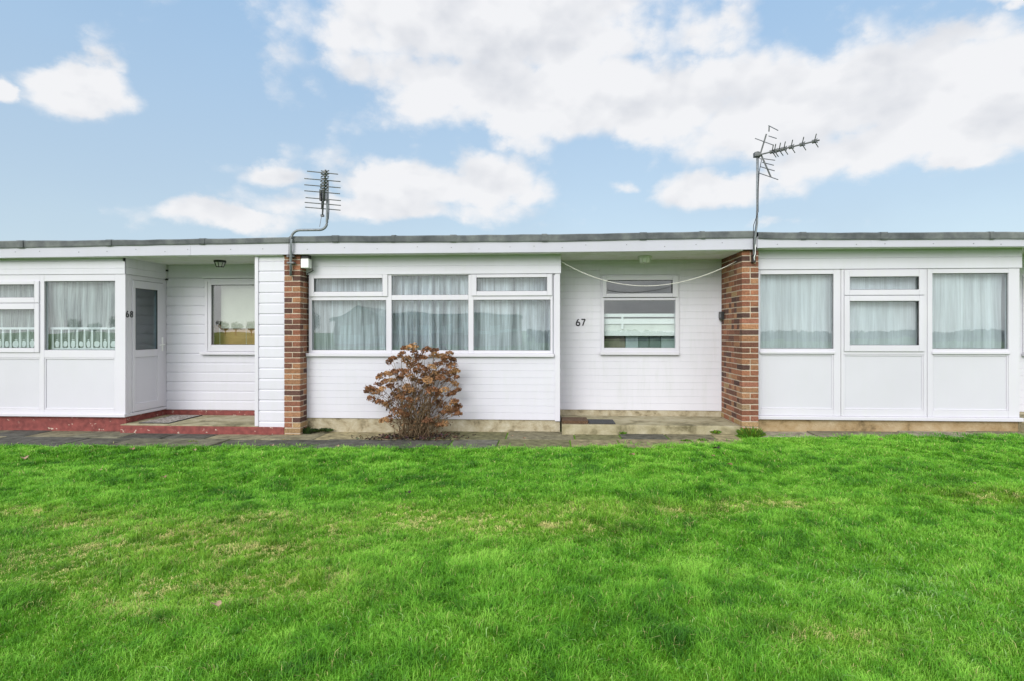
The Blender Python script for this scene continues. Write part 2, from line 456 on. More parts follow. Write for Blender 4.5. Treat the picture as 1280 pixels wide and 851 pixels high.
def blades_mesh(name, bx, by, bz, h, w, lean, ang, col, tipmul=1.55):
    """one mesh of bent two-segment grass blades (numpy)"""
    n = len(bx)
    dx, dy = np.cos(ang), np.sin(ang)              # lean direction
    fa = ang + math.pi / 2 + rng.normal(0, 0.7, n)  # width direction
    wx, wy = np.cos(fa) * w * 0.5, np.sin(fa) * w * 0.5
    v = np.zeros((n, 5, 3), dtype=np.float32)
    mx = bx + dx * lean * 0.32; my = by + dy * lean * 0.32; mz = bz + h * 0.62
    tx = bx + dx * lean; ty = by + dy * lean; tz = bz + h * (1 - 0.25 * np.clip(lean / h, 0, 2))
    v[:, 0] = np.stack([bx - wx, by - wy, bz - 0.006], 1); v[:, 1] = np.stack([bx + wx, by + wy, bz - 0.006], 1)
    v[:, 2] = np.stack([mx + wx * .8, my + wy * .8, mz], 1); v[:, 3] = np.stack([mx - wx * .8, my - wy * .8, mz], 1)
    v[:, 4] = np.stack([tx, ty, tz], 1)
    c = np.ones((n, 5, 4), dtype=np.float32)
    c[:, 0:2, :3] = (col * 0.50)[:, None, :]  # darker blade feet: shade between the blades put into the colour
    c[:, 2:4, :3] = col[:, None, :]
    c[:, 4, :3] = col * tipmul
    base = (np.arange(n) * 5)[:, None]
    loops = np.concatenate([base + np.array([[0, 1, 2, 3]]), base + np.array([[3, 2, 4]])], 1).astype(np.int32).ravel()
    ls = np.stack([np.arange(n) * 7, np.arange(n) * 7 + 4], 1).astype(np.int32).ravel()
    me = bpy.data.meshes.new(name)
    me.vertices.add(n * 5); me.vertices.foreach_set('co', v.ravel())
    me.loops.add(n * 7); me.loops.foreach_set('vertex_index', loops)
    me.polygons.add(n * 2); me.polygons.foreach_set('loop_start', ls)
    me.polygons.foreach_set('use_smooth', np.ones(n * 2, dtype=bool))
    me.update(calc_edges=True)
    a = me.attributes.new('Col', 'FLOAT_COLOR', 'POINT'); a.data.foreach_set('color', c.ravel())
    me.materials.append(M['blade'])
    o = bpy.data.objects.new(name, me); COL.objects.link(o)
    return o

STRAW_PX = [(150, 690, .32), (240, 672, .35), (300, 690, .30), (215, 735, .22), (320, 650, .2), (520, 645, .25), (640, 648, .28), (690, 655, .22), (840, 635, .16), (905, 632, .12), (975, 628, .16),
            (570, 650, .25), (75, 720, .15), (420, 660, .15), (1045, 800, .1), (30, 640, .15), (740, 640, .2), (350, 730, .2), (1240, 620, .2), (110, 650, .2)]

def build_lawn():
    # tufts, denser near the camera
    cand = 1200000
    d = 1.7 + (8.6 - 1.7) * rng.random(cand) ** 0.75
    half = 0.93 * d + 1.8
    u = (rng.random(cand) * 2 - 1) * half
    keep_p = (half / half.max()) * np.clip(3.2 / d, 0.42, 1.0) * d / d.max()
    # areal density proportional to clip(3.2/d)
    pdf = 0.75 ** -1 * ((d - 1.7) / 6.9 + 1e-4) ** (1 / 0.75 - 1)
    wgt = np.clip(3.0 / d, 0.40, 1.0) * half / pdf
    wgt /= np.quantile(wgt, 0.995)
    k = rng.random(cand) < wgt
    d, u = d[k], u[k]
    x = u * CT - d * ST; y = u * ST + d * CT - D0
    fray = 0.10 * (vfbm(x, y * 0 + 3, 2.5, 3) - 0.5)
    ok = y < edge_y(x) + fray
    x, y, d = x[ok], y[ok], d[ok]
    ti = rng.permutation(len(x))
    nt_ = min(len(x), 56000)
    x, y, d = x[ti[:nt_]], y[ti[:nt_]], d[ti[:nt_]]
    nb = 21
    tx = np.repeat(x, nb); ty = np.repeat(y, nb); td = np.repeat(d, nb)
    n = len(tx)
    spread = 0.040 * np.clip(td / 4.0, 0.8, 1.8)
    ox = rng.normal(0, 1, n) * spread; oy = rng.normal(0, 1, n) * spread
    bx = tx + ox; by = ty + oy
    tuft_h = np.repeat(0.75 + 0.5 * rng.random(nt_), nb)
    clump = vfbm(bx, by, 1.6, 4)
    clump2 = vfbm(bx + 31, by + 9, 5.5, 3)
    h = (0.018 + 0.028 * rng.random(n)) * tuft_h * (0.45 + 1.1 * clump) * (0.7 + 0.6 * clump2)
    h *= 0.55 + 0.80 * np.clip((vfbm(bx + 63, by + 27, 6.5, 3) - 0.28) / 0.44, 0, 1)
    h *= np.clip(1 - 0.25 * (np.abs(edge_y(bx) - by) < 0.05), 0.5, 1)
    w = (0.0019 + 0.0018 * rng.random(n)) * np.clip(td / 3.0, 0.9, 2.3)
    outang = np.arctan2(oy, ox)
    wind = vfbm(bx + 77, by + 3, 1.1, 2) * 12.0
    ang = np.where(rng.random(n) < 0.72, outang + rng.normal(0, .8, n), wind + rng.normal(0, .9, n))
    lean = h * (0.25 + 1.1 * rng.random(n) ** 1.3)
    # colours
    dark = np.array([0.042, 0.170, 0.012]); mid = np.array([0.148, 0.425, 0.024]); lite = np.array([0.310, 0.610, 0.075]); straw = np.array([0.72, 0.69, 0.27]); yel = np.array([0.40, 0.50, 0.06])
    tn = np.repeat(rng.random(nt_), nb)
    kk = np.clip(0.42 * tn + 0.33 * rng.random(n) + 0.70 * (vfbm(bx + 11, by + 51, 1.5, 4) - 0.5) + 1.15 * (vfbm(bx + 3, by + 8, 9, 3) - 0.5) + 0.13, 0, 1)[:, None]
    col = np.where(kk < 0.5, dark + (mid - dark) * kk * 2, mid + (lite - mid) * (kk - .5) * 2)
    sp = np.zeros(n)
    for px, py, r in STRAW_PX:
        gx, gy = ground_at(px, py)
        sp = np.maximum(sp, np.exp(-(((bx - gx) / (r * 2.5)) ** 2 + ((by - gy) / (r * 1.3)) ** 2)))
    spots = 0.35 * vfbm(bx + 91, by + 17, 7.0, 2) + 0.65 * vfbm(bx + 9, by + 71, 30.0, 2)
    pr = np.clip((spots - 0.515) * 15, 0, 1) * (sp * 0.95 + 0.03)
    isst = rng.random(n) < pr
    f = rng.random(n)[:, None]
    col = np.where(isst[:, None], straw * (0.75 + 0.5 * f), col)
    yy = np.clip(sp * 0.55, 0, 1)[:, None] * rng.random(n)[:, None]
    col = np.where(isst[:, None], col, col * (1 - yy) + yel * yy)
    dead = rng.random(n) < 0.018
    col[dead] = straw * 0.8
    h = np.where(isst, h * 0.6, h)
    bz = gheight(bx, by)
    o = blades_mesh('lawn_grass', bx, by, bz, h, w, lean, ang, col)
    o['kind'] = 'stuff'
    return o
build_lawn()

def build_coarse_grass():
    """longer paler blades of coarse grass in a few drifts of the lawn"""
    pts = [(1110, 690, .25, 150), (1150, 735, .25, 260), (1230, 755, .25, 220), (1060, 740, .2, 120), (1190, 790, .2, 120), (130, 690, .25, 90), (210, 745, .18, 80), (700, 705, .3, 70), (880, 690, .25, 70), (420, 760, .3, 70), (560, 830, .3, 110), (900, 830, .3, 110), (150, 830, .3, 100)]
    X, Yv = [], []
    for px, py, r, k in pts:
        gx, gy = ground_at(px, py)
        X.append(gx + rng.normal(0, r * 1.3, k)); Yv.append(gy + rng.normal(0, r * .9, k))
    x = np.concatenate(X); y = np.concatenate(Yv); n = len(x)
    h = 0.028 + 0.028 * rng.random(n); w = 0.0025 + 0.0015 * rng.random(n)
    col = np.array([0.32, 0.52, 0.17]) * (0.7 + 0.7 * rng.random(n))[:, None]
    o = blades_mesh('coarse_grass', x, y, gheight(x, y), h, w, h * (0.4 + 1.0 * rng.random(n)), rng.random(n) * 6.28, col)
    o['kind'] = 'stuff'
build_coarse_grass()

# ------------------------------------------------------------------ path of paving slabs
def build_path():
    mb = MB()
    mbj = MB()
    tones = [(0.095, 0.093, 0.075), (0.13, 0.125, 0.088), (0.23, 0.20, 0.115), (0.17, 0.155, 0.10), (0.30, 0.255, 0.155), (0.075, 0.074, 0.064)]
    rows = [(0.25, -0.34), (-0.352, -0.90), (-0.912, -1.35)]
    for ri, (ya, yb) in enumerate(rows):
        x = -10.0 + 0.23 * ri
        while x < 2.42:
            w = random.choice([0.6, 0.75, 0.9, 0.6])
            x1 = min(x + w, 2.46)
            t = random.choice(tones)
            px_tan = (-4.2 < x < -2.2 and ri == 0)
            if px_tan: t = random.choice([tones[2], tones[4], tones[3]])
            if x < -5.3: t = random.choice([tones[0], tones[5], tones[1], tones[3]])
            if -1.5 < x < 2.6 and ri < 2: t = random.choice([tones[0], tones[3], (.15, .145, .075), tones[2]])
            k = random.uniform(.85, 1.15)
            mb.col = tuple(c * k * 1.25 for c in t)
            za = slope((x + x1) / 2)
            ylim = float(min(edge_y(x), edge_y(x1))) - 0.07
            if ylim < ya - .05: mb.box(x + 0.008, x1 - 0.008, max(yb, ylim), ya, za - 0.05, za + random.uniform(-.004, .004), 0.004)
            x = x1
    # a narrow concrete margin in front of the right-hand plinth and under the left bay
    mb.col = (0.30, 0.27, 0.21)
    x = 2.62
    while x < 8.5:
        x1 = x + random.uniform(.8, 1.3)
        mb.col = random.choice([(0.24, 0.21, 0.15), (0.30, 0.27, 0.21), (0.40, 0.38, 0.33), (0.2, 0.18, 0.13)])
        mb.box(x, x1 - .008, -0.16, 0.24, slope(x) - .06, slope((x + x1) / 2) + 0.002, 0.004)
        x = x1
    o = mb.build('path', M['slab'], None, bevel=0.006, attr=True)
    o['kind'] = 'structure'
build_path()

# ------------------------------------------------------------------ brick piers (ends of the party walls)
BR = [(0.285, 0.125, 0.070), (0.235, 0.100, 0.058), (0.17, 0.074, 0.048), (0.32, 0.16, 0.084), (0.13, 0.062, 0.046), (0.27, 0.115, 0.074), (0.33, 0.175, 0.096), (0.105, 0.056, 0.045), (0.22, 0.09, 0.055)]
TAN = [(0.38, 0.26, 0.12), (0.34, 0.225, 0.115), (0.30, 0.205, 0.12)]
def brick_pier(x0, x1, ztop, label, seed, warm):
    random.seed(seed)
    zb = slope((x0 + x1) / 2) - 0.05
    t = thing('brick_pier', label, 'brick pillar', ((x0 + x1) / 2, 0.45, zb))
    mb = MB(); mo = MB()
    mo.box(x0 + .004, x1 - .004, 0.0045, 1.0, zb, ztop - .002)
    k = 0
    ch = 0.075; z = zb
    W = x1 - x0
    while z < ztop - 0.03:
        z1 = min(z + 0.0625, ztop)
        hgt = z - zb
        def pick():
            if hgt < 0.22: c = random.choice(TAN + [BR[0]])
            elif warm and random.random() < 0.05: c = random.choice(TAN)
            elif not warm and hgt > 0.4 and random.random() < 0.22: c = random.choice([BR[4], BR[7], BR[2]])
            else: c = random.choice(BR)
            q = random.uniform(.8, 1.2)
            return tuple(v * q for v in c)
        j = 0.0016
        odd = (k % 2 == 0)
        if random.random() < 0.15: odd = not odd
        if odd:
            mb.col = pick(); mb.box(x0, x1, 0, 0.1025, z, z1, j)
            y = 0.1125
        else:
            y = 0.0
            c1, c2 = pick(), pick()
            mb.col = c1; mb.box(x0, x0 + W / 2 - .005, 0, .215, z, z1, j)
            mb.col = c2; mb.box(x0 + W / 2 + .005, x1, 0, .215, z, z1, j)
            y = 0.225
        while y < 0.93:
            hd = random.random() < 0.62
            L_ = 0.1025 if hd else 0.215
            y1 = min(y + L_, 1.0)
            if hd:
                mb.col = pick(); mb.box(x0, x1, y, y1, z, z1, j)
            else:
                mb.col = pick(); mb.box(x0, x0 + W / 2 - .005, y, y1, z, z1, j)
                mb.col = pick(); mb.box(x0 + W / 2 + .005, x1, y, y1, z, z1, j)
            y = y1 + 0.010
        z += ch; k += 1
    mb.build('brickwork', M['brick'], t, bevel=0.004, attr=True, segs=1)
    mo.build('mortar_core', M['mortar'], t)
    return t
zt1 = ZZ(365, 318.5, 0); zt2 = ZZ(938, 313.5, 0)
pier_l = brick_pier(xp1a, xp1b, zt1, 'narrow red brick pillar beside the dead hydrangea, with a bent aerial pole in front', 3, False)
pier_r = brick_pier(xp2a, xp2b, zt2, 'brown brick pillar with its long side to the porch numbered 67', 5, True)
random.seed(21)

# ------------------------------------------------------------------ cladding
def lap_profile(z0, z1, zorg, Y, pitch):
    """shiplap weatherboard: flat face with a cove along its upper edge, boards stacked"""
    pts = []
    k = math.floor((z0 - zorg) / pitch)
    z = zorg + k * pitch
    shape = [(0.0, 0.016), (0.80, 0.016), (0.87, 0.011), (0.94, 0.004), (0.995, 0.003)]
    while z < z1:
        for fz, fy in shape:
            zz = z + fz * pitch
            zz = min(max(zz, z0), z1)
            pts.append((Y - fy, zz))
        z += pitch
    return pts
def groove_profile(z0, z1, zorg, Y, pitch):
    """tongue and groove boards: flush faces with a small V groove between"""
    pts = []
    k = math.floor((z0 - zorg) / pitch)
    z = zorg + k * pitch
    while z < z1:
        for zz, fy in ((z, 0.0055), (z + 0.003, 0.010), (z + pitch - 0.003, 0.010), (z + pitch - .0001, 0.0055)):
            zz = min(max(zz, z0), z1); pts.append((Y - fy, zz))
        z += pitch
    return pts
def clad_around(mb, x0, x1, z0, z1, Y, pitch, prof, holes=(), zorg=None):
    zorg = z0 if zorg is None else zorg
    if not holes:
        mb.extrude_x(prof(z0, z1, zorg, Y, pitch), x0, x1); return
    hx0, hx1, hz0, hz1 = holes[0]
    if hx0 > x0: mb.extrude_x(prof(z0, z1, zorg, Y, pitch), x0, hx0)
    if hx1 < x1: mb.extrude_x(prof(z0, z1, zorg, Y, pitch), hx1, x1)
    mb.extrude_x(prof(z0, hz0, zorg, Y, pitch), hx0, hx1)
    mb.extrude_x(prof(hz1, z1, zorg, Y, pitch), hx0, hx1)
def back_around(mb, x0, x1, z0, z1, y0, y1, hole=None):
    if hole is None:
        mb.box(x0, x1, y0, y1, z0, z1); return
    mb.ring((x0, x1, z0, z1), hole, y0, y1)

# ------------------------------------------------------------------ windows
def inset(r, d):
    return (r[0] + d, r[1] - d, r[2] + d, r[3] - d)
def pane(win, r, Y, mat='glass'):
    g = MB(); g.box(r[0] - .004, r[1] + .004, Y, Y + .006, r[2] - .004, r[3] + .004)
    return g.build('pane', M[mat], win)
def casement(win, outer, hole, Y, proud=0.018):
    c = MB()
    c.ring(outer, hole, Y - proud, Y + .03)
    o = c.build('casement', M['pvc'], win, bevel=0.006, segs=2)
    gk = MB()
    e = .004
    gk.ring((hole[0], hole[1], hole[2], hole[3]), (hole[0] + e, hole[1] - e, hole[2] + e, hole[3] - e), Y - proud + .012, Y + .02)
    gk.build('gasket', M['black'], win)
    return o

def curtain(name, label, x0, x1, z0, z1, Y, mat, amp, wl, seed, group=None, open_slits=()):
    """pleated net hanging behind a window, folds drift a little from top to hem"""
    r = random.Random(seed)
    nx = int((x1 - x0) / 0.008); nz = 14
    mb = MB()
    ph = [r.uniform(0, 6.28) for _ in range(6)]
    for i in range(nx + 1):
        x = x0 + (x1 - x0) * i / nx
        for k in range(nz + 1):
            t = k / nz
            xx = x + 0.035 * (1 - t) * math.sin(x * 2.3 + ph[0])
            a = amp * (0.55 + 0.45 * math.sin(xx * 3.1 + ph[1])) * (0.6 + 0.6 * (1 - t))
            ww = wl * (1 + 0.2 * math.sin(xx * 1.7 + ph[2]))
            y = Y + a * math.sin(2 * math.pi * xx / ww + ph[3]) + 0.35 * a * math.sin(2 * math.pi * xx / (ww * 0.41) + ph[4] + 1.2 * t) + 0.012 * math.sin(4 * t + xx * 5)
            mb.v.append((xx, y, z0 + (z1 - z0) * t)); mb.c.append((1, 1, 1))
    for i in range(nx):
        for k in range(nz):
            a = i * (nz + 1) + k
            mb.f.append((a, a + nz + 1, a + nz + 2, a + 1))
    o = mb.build(name, M[mat], None, smooth=True)
    return tag(o, label, 'curtain', group)

# ------------------------------------------------------------------ chalet shells
JOINTS = (237, 588, 1090, -120, 1420)
def felt_profile(zt, zb_, Y):
    return

def eaves(t, pxs, side):
    """roof slab, felt drip edge and fascia of one chalet. pxs: list of (x, felt top row, felt foot row, fascia foot row)"""
    felt, fas = MB(), MB()
    fine = []
    for (a, b) in zip(pxs[:-1], pxs[1:]):
        n = max(1, int(abs(b[0] - a[0]) / 22))
        for i in range(n):
            u = i / n
            fine.append([a[k] + (b[k] - a[k]) * u for k in range(4)])
    fine.append(list(pxs[-1]))
    rows = []
    for (px, a, b, c) in fine:
        x = XY(px, YF)
        rows.append((x, ZZ(px, a, YF), ZZ(px, b, YF), ZZ(px, c, YF)))
    n0 = len(felt.v)
    r = random.Random(int(rows[0][0] * 100))
    for (x, zt, zm, zf) in rows:
        w = r.uniform(-.004, .004)
        for (y, z) in ((HB, zt + .02), (YF + .09, zt + 0.004 + w), (YF - .012, zt - .004 + w), (YF - .022, zt - .018 + w), (YF - .020 + w * .5, zm + .012), (YF - .016, zm + w * .7), (YF - .002, zm + .004)):
            felt.v.append((x, y, z)); felt.c.append((1, 1, 1))
    m_ = 7
    for i in range(len(rows) - 1):
        for k in range(m_ - 1):
            a = n0 + i * m_ + k
            felt.f.append((a, a + 1, a + m_ + 1, a + m_))
    # slab below the felt
    for i in range(len(rows) - 1):
        pass
    n0 = len(fas.v)
    for (x, zt, zm, zf) in rows:
        for (y, z) in ((YF + .02, zm + .03), (YF, zm + .03), (YF, zf + .002), (YF + .002, zf), (YF + .02, zf), (YF + .02, zm + .03)):
            fas.v.append((x, y, z)); fas.c.append((1, 1, 1))
    m_ = 6
    for i in range(len(rows) - 1):
        for k in range(m_ - 1):
            a = n0 + i * m_ + k
            fas.f.append((a, a + m_, a + m_ + 1, a + 1))
    f1 = felt.build('roof', M['felt'], t)
    f2 = fas.build('fascia', M['fascia'], t)
    k = r.randint(2, 5)
    while k < len(rows) - 1:
        (x, zt, zm, zf) = rows[k]; wd = r.uniform(.05, .10); tl = r.uniform(-.012, .012); d = .006
        lp = MB()
        for sx in (0, wd):
            for (y, z) in ((YF + .5, zt + .012), (YF + .09, zt + .012), (YF - .014 - d, zt + .002), (YF - .026 - d, zt - .016), (YF - .024 - d, zm + .010), (YF - .012 - d, zm - .006)):
                lp.v.append((x + sx + (tl if z < zt - .01 else 0), y, z)); lp.c.append((1, 1, 1))
        for q_ in range(5): lp.f.append((q_, q_ + 6, q_ + 7, q_ + 1))
        lp.build('felt_lap', M['felt'], f1)
        k += r.randint(3, 6)
    for px in JOINTS:
        xj = XY(px, YF)
        if rows[0][0] < xj < rows[-1][0]:
            i = min(range(len(rows)), key=lambda q: abs(rows[q][0] - xj)); jb = MB(); jb.box(xj - .012, xj + .012, YF - .0035, YF - .0005, rows[i][3] + .003, rows[i][2] - .002); jb.build('joint_cover', M['fascia'], f2)
    xa, xb = rows[0][0], rows[-1][0]
    x = xa + .25
    while x < xb - .1:
        i = min(range(len(rows)), key=lambda q: abs(rows[q][0] - x))
        zc = (rows[i][2] + rows[i][3]) / 2 + random.uniform(-.02, .02)
        nl = MB(); nl.tube([(x, YF - .003, zc), (x, YF + .005, zc)], .006, 8); nl.build('fixing_pin', M['alu'], f2)
        x += random.uniform(.3, .62)
    return rows

def house(label, x0, x1, zc):
    t = thing('terraced_chalet', label, 'chalet', ((x0 + x1) / 2, 3.5, slope((x0 + x1) / 2)))
    return t

def shell(t, x0, x1, xmid, yb, yr, zceil, zf):
    """inside of a chalet: rear and side walls, floor, ceiling; xmid = where the bay meets the porch"""
    w = MB()
    w.box(x0, x1, HB - .1, HB, zf - .3, zceil)
    w.box(x0, x0 + .05, yb + .12, HB - .1, zf - .3, zceil)
    w.box(x1 - .05, x1, yr + .12, HB - .1, zf - .3, zceil)
    w.box(x0 + .05, x1 - .05, 3.6, 3.7, zf, zceil + .03)
    w.build('inner_wall', M['room'], t)
    fl = MB(); fl.box(x0 + .05, xmid - .1, yb + .21, yr + .13, zf - .1, zf); fl.box(x0 + .05, x1 - .05, yr + .13, HB - .1, zf - .1, zf); fl.build('inner_floor', M['room_floor'], t)
    ce = MB(); ce.box(x0 + .05, x1 - .05, yb + .12, HB - .1, zceil + .032, zceil + .043); ce.build('inner_ceiling', M['room'], t)

# ================================================================== chalet 67 (middle)
x67a, x67b = xp1b, xp2a
xb67 = XY(700, Y67)
soff67 = ZZ(540, 316.5, YF) - 0.002
c67 = house('white clad chalet numbered 67 in the middle, with the dead hydrangea before its bay', x67a, x67b, 0)
rows67 = eaves(c67, [(XYp, a, b, c) for XYp, a, b, c in [(362, 295.5, 304, 318.5), (365, 295.3, 303.5, 318.3), (540, 294.5, 303.3, 316.8), (700, 293, 302.5, 315.6), (800, 291.3, 300.3, 314.5), (900, 289.4, 298.5, 312.8), (945, 289, 298, 312.2)]], 0)
zc67 = soff67
s = MB(); s.box(x67a + .002, x67b - .002, YF + .02, YR67 + .06, zc67, zc67 + .03)
sof67 = s.build('soffit', M['soffit'], c67)
# slab filling the roof depth, so no light leaks through
s = MB(); s.box(xp1a, xp2b, YF + .022, HB, zc67 + .045, zc67 + .17); s.build('roof_slab', M['clad_old'], c67)

zb67 = ZZ(540, 523, Y67)       # foot of cladding
zs67 = ZZ(540, 445.5, Y67)     # sill underside
zh67 = ZZ(540, 343, Y67)       # window head
xw0, xw1 = XY(386.3, Y67), XY(691, Y67)
# lower cladding + frieze
mb = MB()
mb.extrude_x(groove_profile(zb67, zs67 + .03, zb67, Y67, 0.0975), x67a + .002, xb67 - 0.07)
low = mb.build('cladding', M['clad'], c67)
mb = MB(); mb.box(x67a, xb67 - .09, Y67, Y67 + .1, zb67 + .004, zs67 + .03); mb.box(x67a, xb67 - .09, Y67 + .002, Y67 + .1, zh67 + .005, zc67 - .002)
mb.box(xb67 - .089, xb67 - .012, Y67 + .004, YR67, zb67 + .02, zc67 - .003)
mb.build('wall', M['clad_old'], c67)
mb = MB()
fz0, fz1 = zh67 - .004, zc67
mb.extrude_x([(Y67 - .02, fz0), (Y67 - .034, fz0), (Y67 - .034, fz0 + .11), (Y67 - .030, fz0 + .114), (Y67 - .034, fz0 + .118), (Y67 - .034, fz1)], x67a + .002, xb67 + .012)
mb.quad((xb67 + .012, Y67 - .034, fz0), (xb67 + .012, Y67 + .06, fz0), (xb67 + .012, Y67 + .06, fz1), (xb67 + .012, Y67 - .034, fz1))
mb.box(x67a + .002, xb67 + .010, Y67 - .033, Y67 + .001, fz0, fz0 + .01)
mb.build('frieze', M['clad'], c67)
# corner post
mb = MB(); mb.box(xb67 - .07, xb67, Y67 - .022, Y67 + .08, zb67 - .012, fz0 - .001); mb.box(xb67 - .012, xb67 + .002, Y67 + .08, YR67, zb67, zc67)
mb.build('corner_post', M['pvc'], c67, bevel=.003)
# plinth
mb = MB(); mb.box(x67a, xb67 - .001, Y67 + .012, Y67 + .2, slope(-2) - .12, zb67 + .003); mb.build('plinth', M['render'], c67)

# the window of the bay
win = MB()
O = rect(386.3, 343, 691, 441, Y67)
zt_row = ZZ(540, 372.8, Y67)
H = {
 'tl': rect(393.4, 348.7, 478.7, 365.3, Y67), 'tm': rect(489.7, 344.8, 585.8, 369.3, Y67), 'tr': rect(596, 347.6, 683.9, 364.5, Y67),
 'bl': rect(390, 376, 483, 437.3, Y67), 'bm': rect(489.7, 375.6, 585.6, 437.3, Y67), 'br': rect(592, 375.4, 688, 437.5, Y67)}
zm0, zm1 = H['bm'][3], H['tm'][2]
xm = [O[0], H['bl'][0], H['bl'][1], H['bm'][0], H['bm'][1], H['br'][0], H['br'][1], O[1]]
yA, yB = Y67 - .012, Y67 + .05
for a, b in ((0, 1), (2, 3), (4, 5), (6, 7)):
    win.box(xm[a], xm[b], yA, yB, O[2], O[3])
for a, b in ((1, 2), (3, 4), (5, 6)):
    win.box(xm[a], xm[b], yA + .001, yB, O[2], H['bm'][2])
    win.box(xm[a], xm[b], yA + .001, yB, zm0, zm1)
    win.box(xm[a], xm[b], yA + .001, yB, H['tm'][3], O[3])
w67 = win.build('window', M['pvc'], c67, bevel=.004)
casement(w67, rect(387, 343.6, 485.2, 371.3, Y67), H['tl'], Y67 - .013)
casement(w67, rect(589.6, 343.4, 690, 370.3, Y67), H['tr'], Y67 - .013)
for k in ('tl', 'tr'):
    pane(w67, H[k], Y67 + .005)
for k in ('tm', 'bl', 'bm', 'br'):
    r_ = H[k]
    if k != 'tm': r_ = (r_[0], r_[1], H['bm'][2], zm0)
    else: r_ = (r_[0], r_[1], zm1, r_[3])
    pane(w67, r_, Y67 + .012)
    g = MB(); g.ring(r_, inset(r_, .005), Y67 + .004, Y67 + .01); g.build('gasket', M['alu'], w67)
mb = MB(); zs = ZZ(540, 440.6, Y67)
mb.box(XY(382.5, Y67 - .05), XY(692.5, Y67 - .05), Y67 - .06, Y67 - .0125, zs - .05, zs - .004)
mb.build('sill', M['pvc'], w67, bevel=.006)
curtain('net_curtain', 'grey white pleated net curtain behind the wide bay window above the dead hydrangea', xw0 - .02, xw1 + .0, O[2] - .02, O[3] - .01, Y67 + .14, 'net', 0.045, 0.19, 4)

# recess: rear wall, window, step
zrb = ZZ(800, 512, YR67)
rw0, rw1 = xb67 + .003, xp2a
WO = rect(751, 344, 848.6, 441, YR67)
mb = MB()
clad_around(mb, rw0, rw1, zrb, zc67, YR67, 0.1035, groove_profile, [WO], zrb)
mb.build('porch_cladding', M['clad_old'], c67)
mb = MB(); back_around(mb, rw0, rw1, zrb, zc67 - .001, YR67, YR67 + .1, WO); mb.build('porch_wall', M['clad_old'], c67)
mb = MB(); mb.box(rw0, rw1, YR67 + .004, YR67 + .1, slope(1) - .1, zrb + .002); mb.build('porch_plinth', M['render'], c67)
win = MB()
hT = rect(758, 351, 840, 367.4, YR67); hB = rect(754.9, 376, 843.8, 434.2, YR67)
zmA, zmB = hB[3], ZZ(800, 373, YR67)
win.ring(WO, (hB[0], hB[1], hB[2], WO[3] - .02), YR67 - .03, YR67 + .05)
win.box(hB[0], hB[1], YR67 - .029, YR67 + .05, zmA, zmB)
wp = win.build('window', M['pvc'], c67, bevel=.004)
casement(wp, rect(752.6, 345.4, 847, 372.2, YR67), hT, YR67 - .031)
pane(wp, hT, YR67 - .01, 'glass'); pane(wp, (hB[0], hB[1], hB[2], hB[3]), YR67 - .004, 'glass')
mb = MB(); zq = ZZ(800, 438.8, YR67); mb.box(XY(750, YR67 - .05), XY(849, YR67 - .05), YR67 - .07, YR67 - .032, zq - .048, zq); mb.build('sill', M['pvc'], wp, bevel=.006)
mb = MB(); za = ZZ(800, 342.6, YR67); mb.box(XY(749.5, YR67), XY(850, YR67), YR67 - .024, YR67 - .009, za - .012, za + .09); mb.build('head_board', M['clad_old'], wp)
# what hangs behind it: a pale blind in folds, drawn half way
bt = thing('roman_blind', 'pale green and white folded blind behind the porch window of number 67', 'blind', ((hB[0] + hB[1]) / 2, YR67 + .12, ZZ(800, 420, YR67)))
mb = MB(); q = lambda v: ZZ(800, v, YR67 + .14)
bx0, bx1 = hB[0] - .05, hB[1] + .05
mb.box(bx0, bx1, YR67 + .12, YR67 + .13, q(420.5), q(411)); mb.box(bx0, bx1, YR67 + .135, YR67 + .145, q(413), q(398.5))
mb.build('fold', M['blind'], bt)
mb = MB(); mb.box(bx0, bx1, YR67 + .10, YR67 + .118, q(396.8), q(392.6)); mb.box(bx0, bx1, YR67 + .105, YR67 + .118, q(405.5), q(399.5)); mb.box(bx0, bx1, YR67 + .10, YR67 + .118, q(420.2), q(414))
xc = XY(779, YR67); mb.box(xc - .016, xc + .016, YR67 + .096, YR67 + .1, q(412), q(394)); mb.build('rail', M['white_gloss'], bt, bevel=.004)
kt = thing('kitchen_cabinet', 'grey and dark fitted cabinet seen low behind the porch window of number 67', 'cabinet', (bx0 + .5, YR67 + .3, zrb))
for a, b, m_, nm in ((752, 781.5, 'wood_dark', 'side_panel'), (782, 798, 'slate_pale', 'door'), (798.5, 811, 'slate', 'door'), (811.6, 826, 'slate', 'door'), (826.6, 852, 'slate_pale', 'door')):
    mb = MB(); mb.box(XY(a, YR67 + .22), XY(b, YR67 + .22), YR67 + .22, YR67 + .26, zrb + .1, q(416)); mb.build(nm, M[m_], kt, bevel=.004)
mb = MB(); mb.box(XY(752, YR67 + .22), XY(852, YR67 + .22), YR67 + .262, YR67 + .6, zrb + .1, q(416)); mb.build('carcass', M['slate'], kt)
zstep = ZZ(800, 531, 0.03)
mb = MB()
mb.box(XY(702.5, 0.03), xp2a - .004, 0.03, YR67 + .004, slope(1) - .1, zstep)
mb.build('step', M['concrete'], c67, bevel=.012)
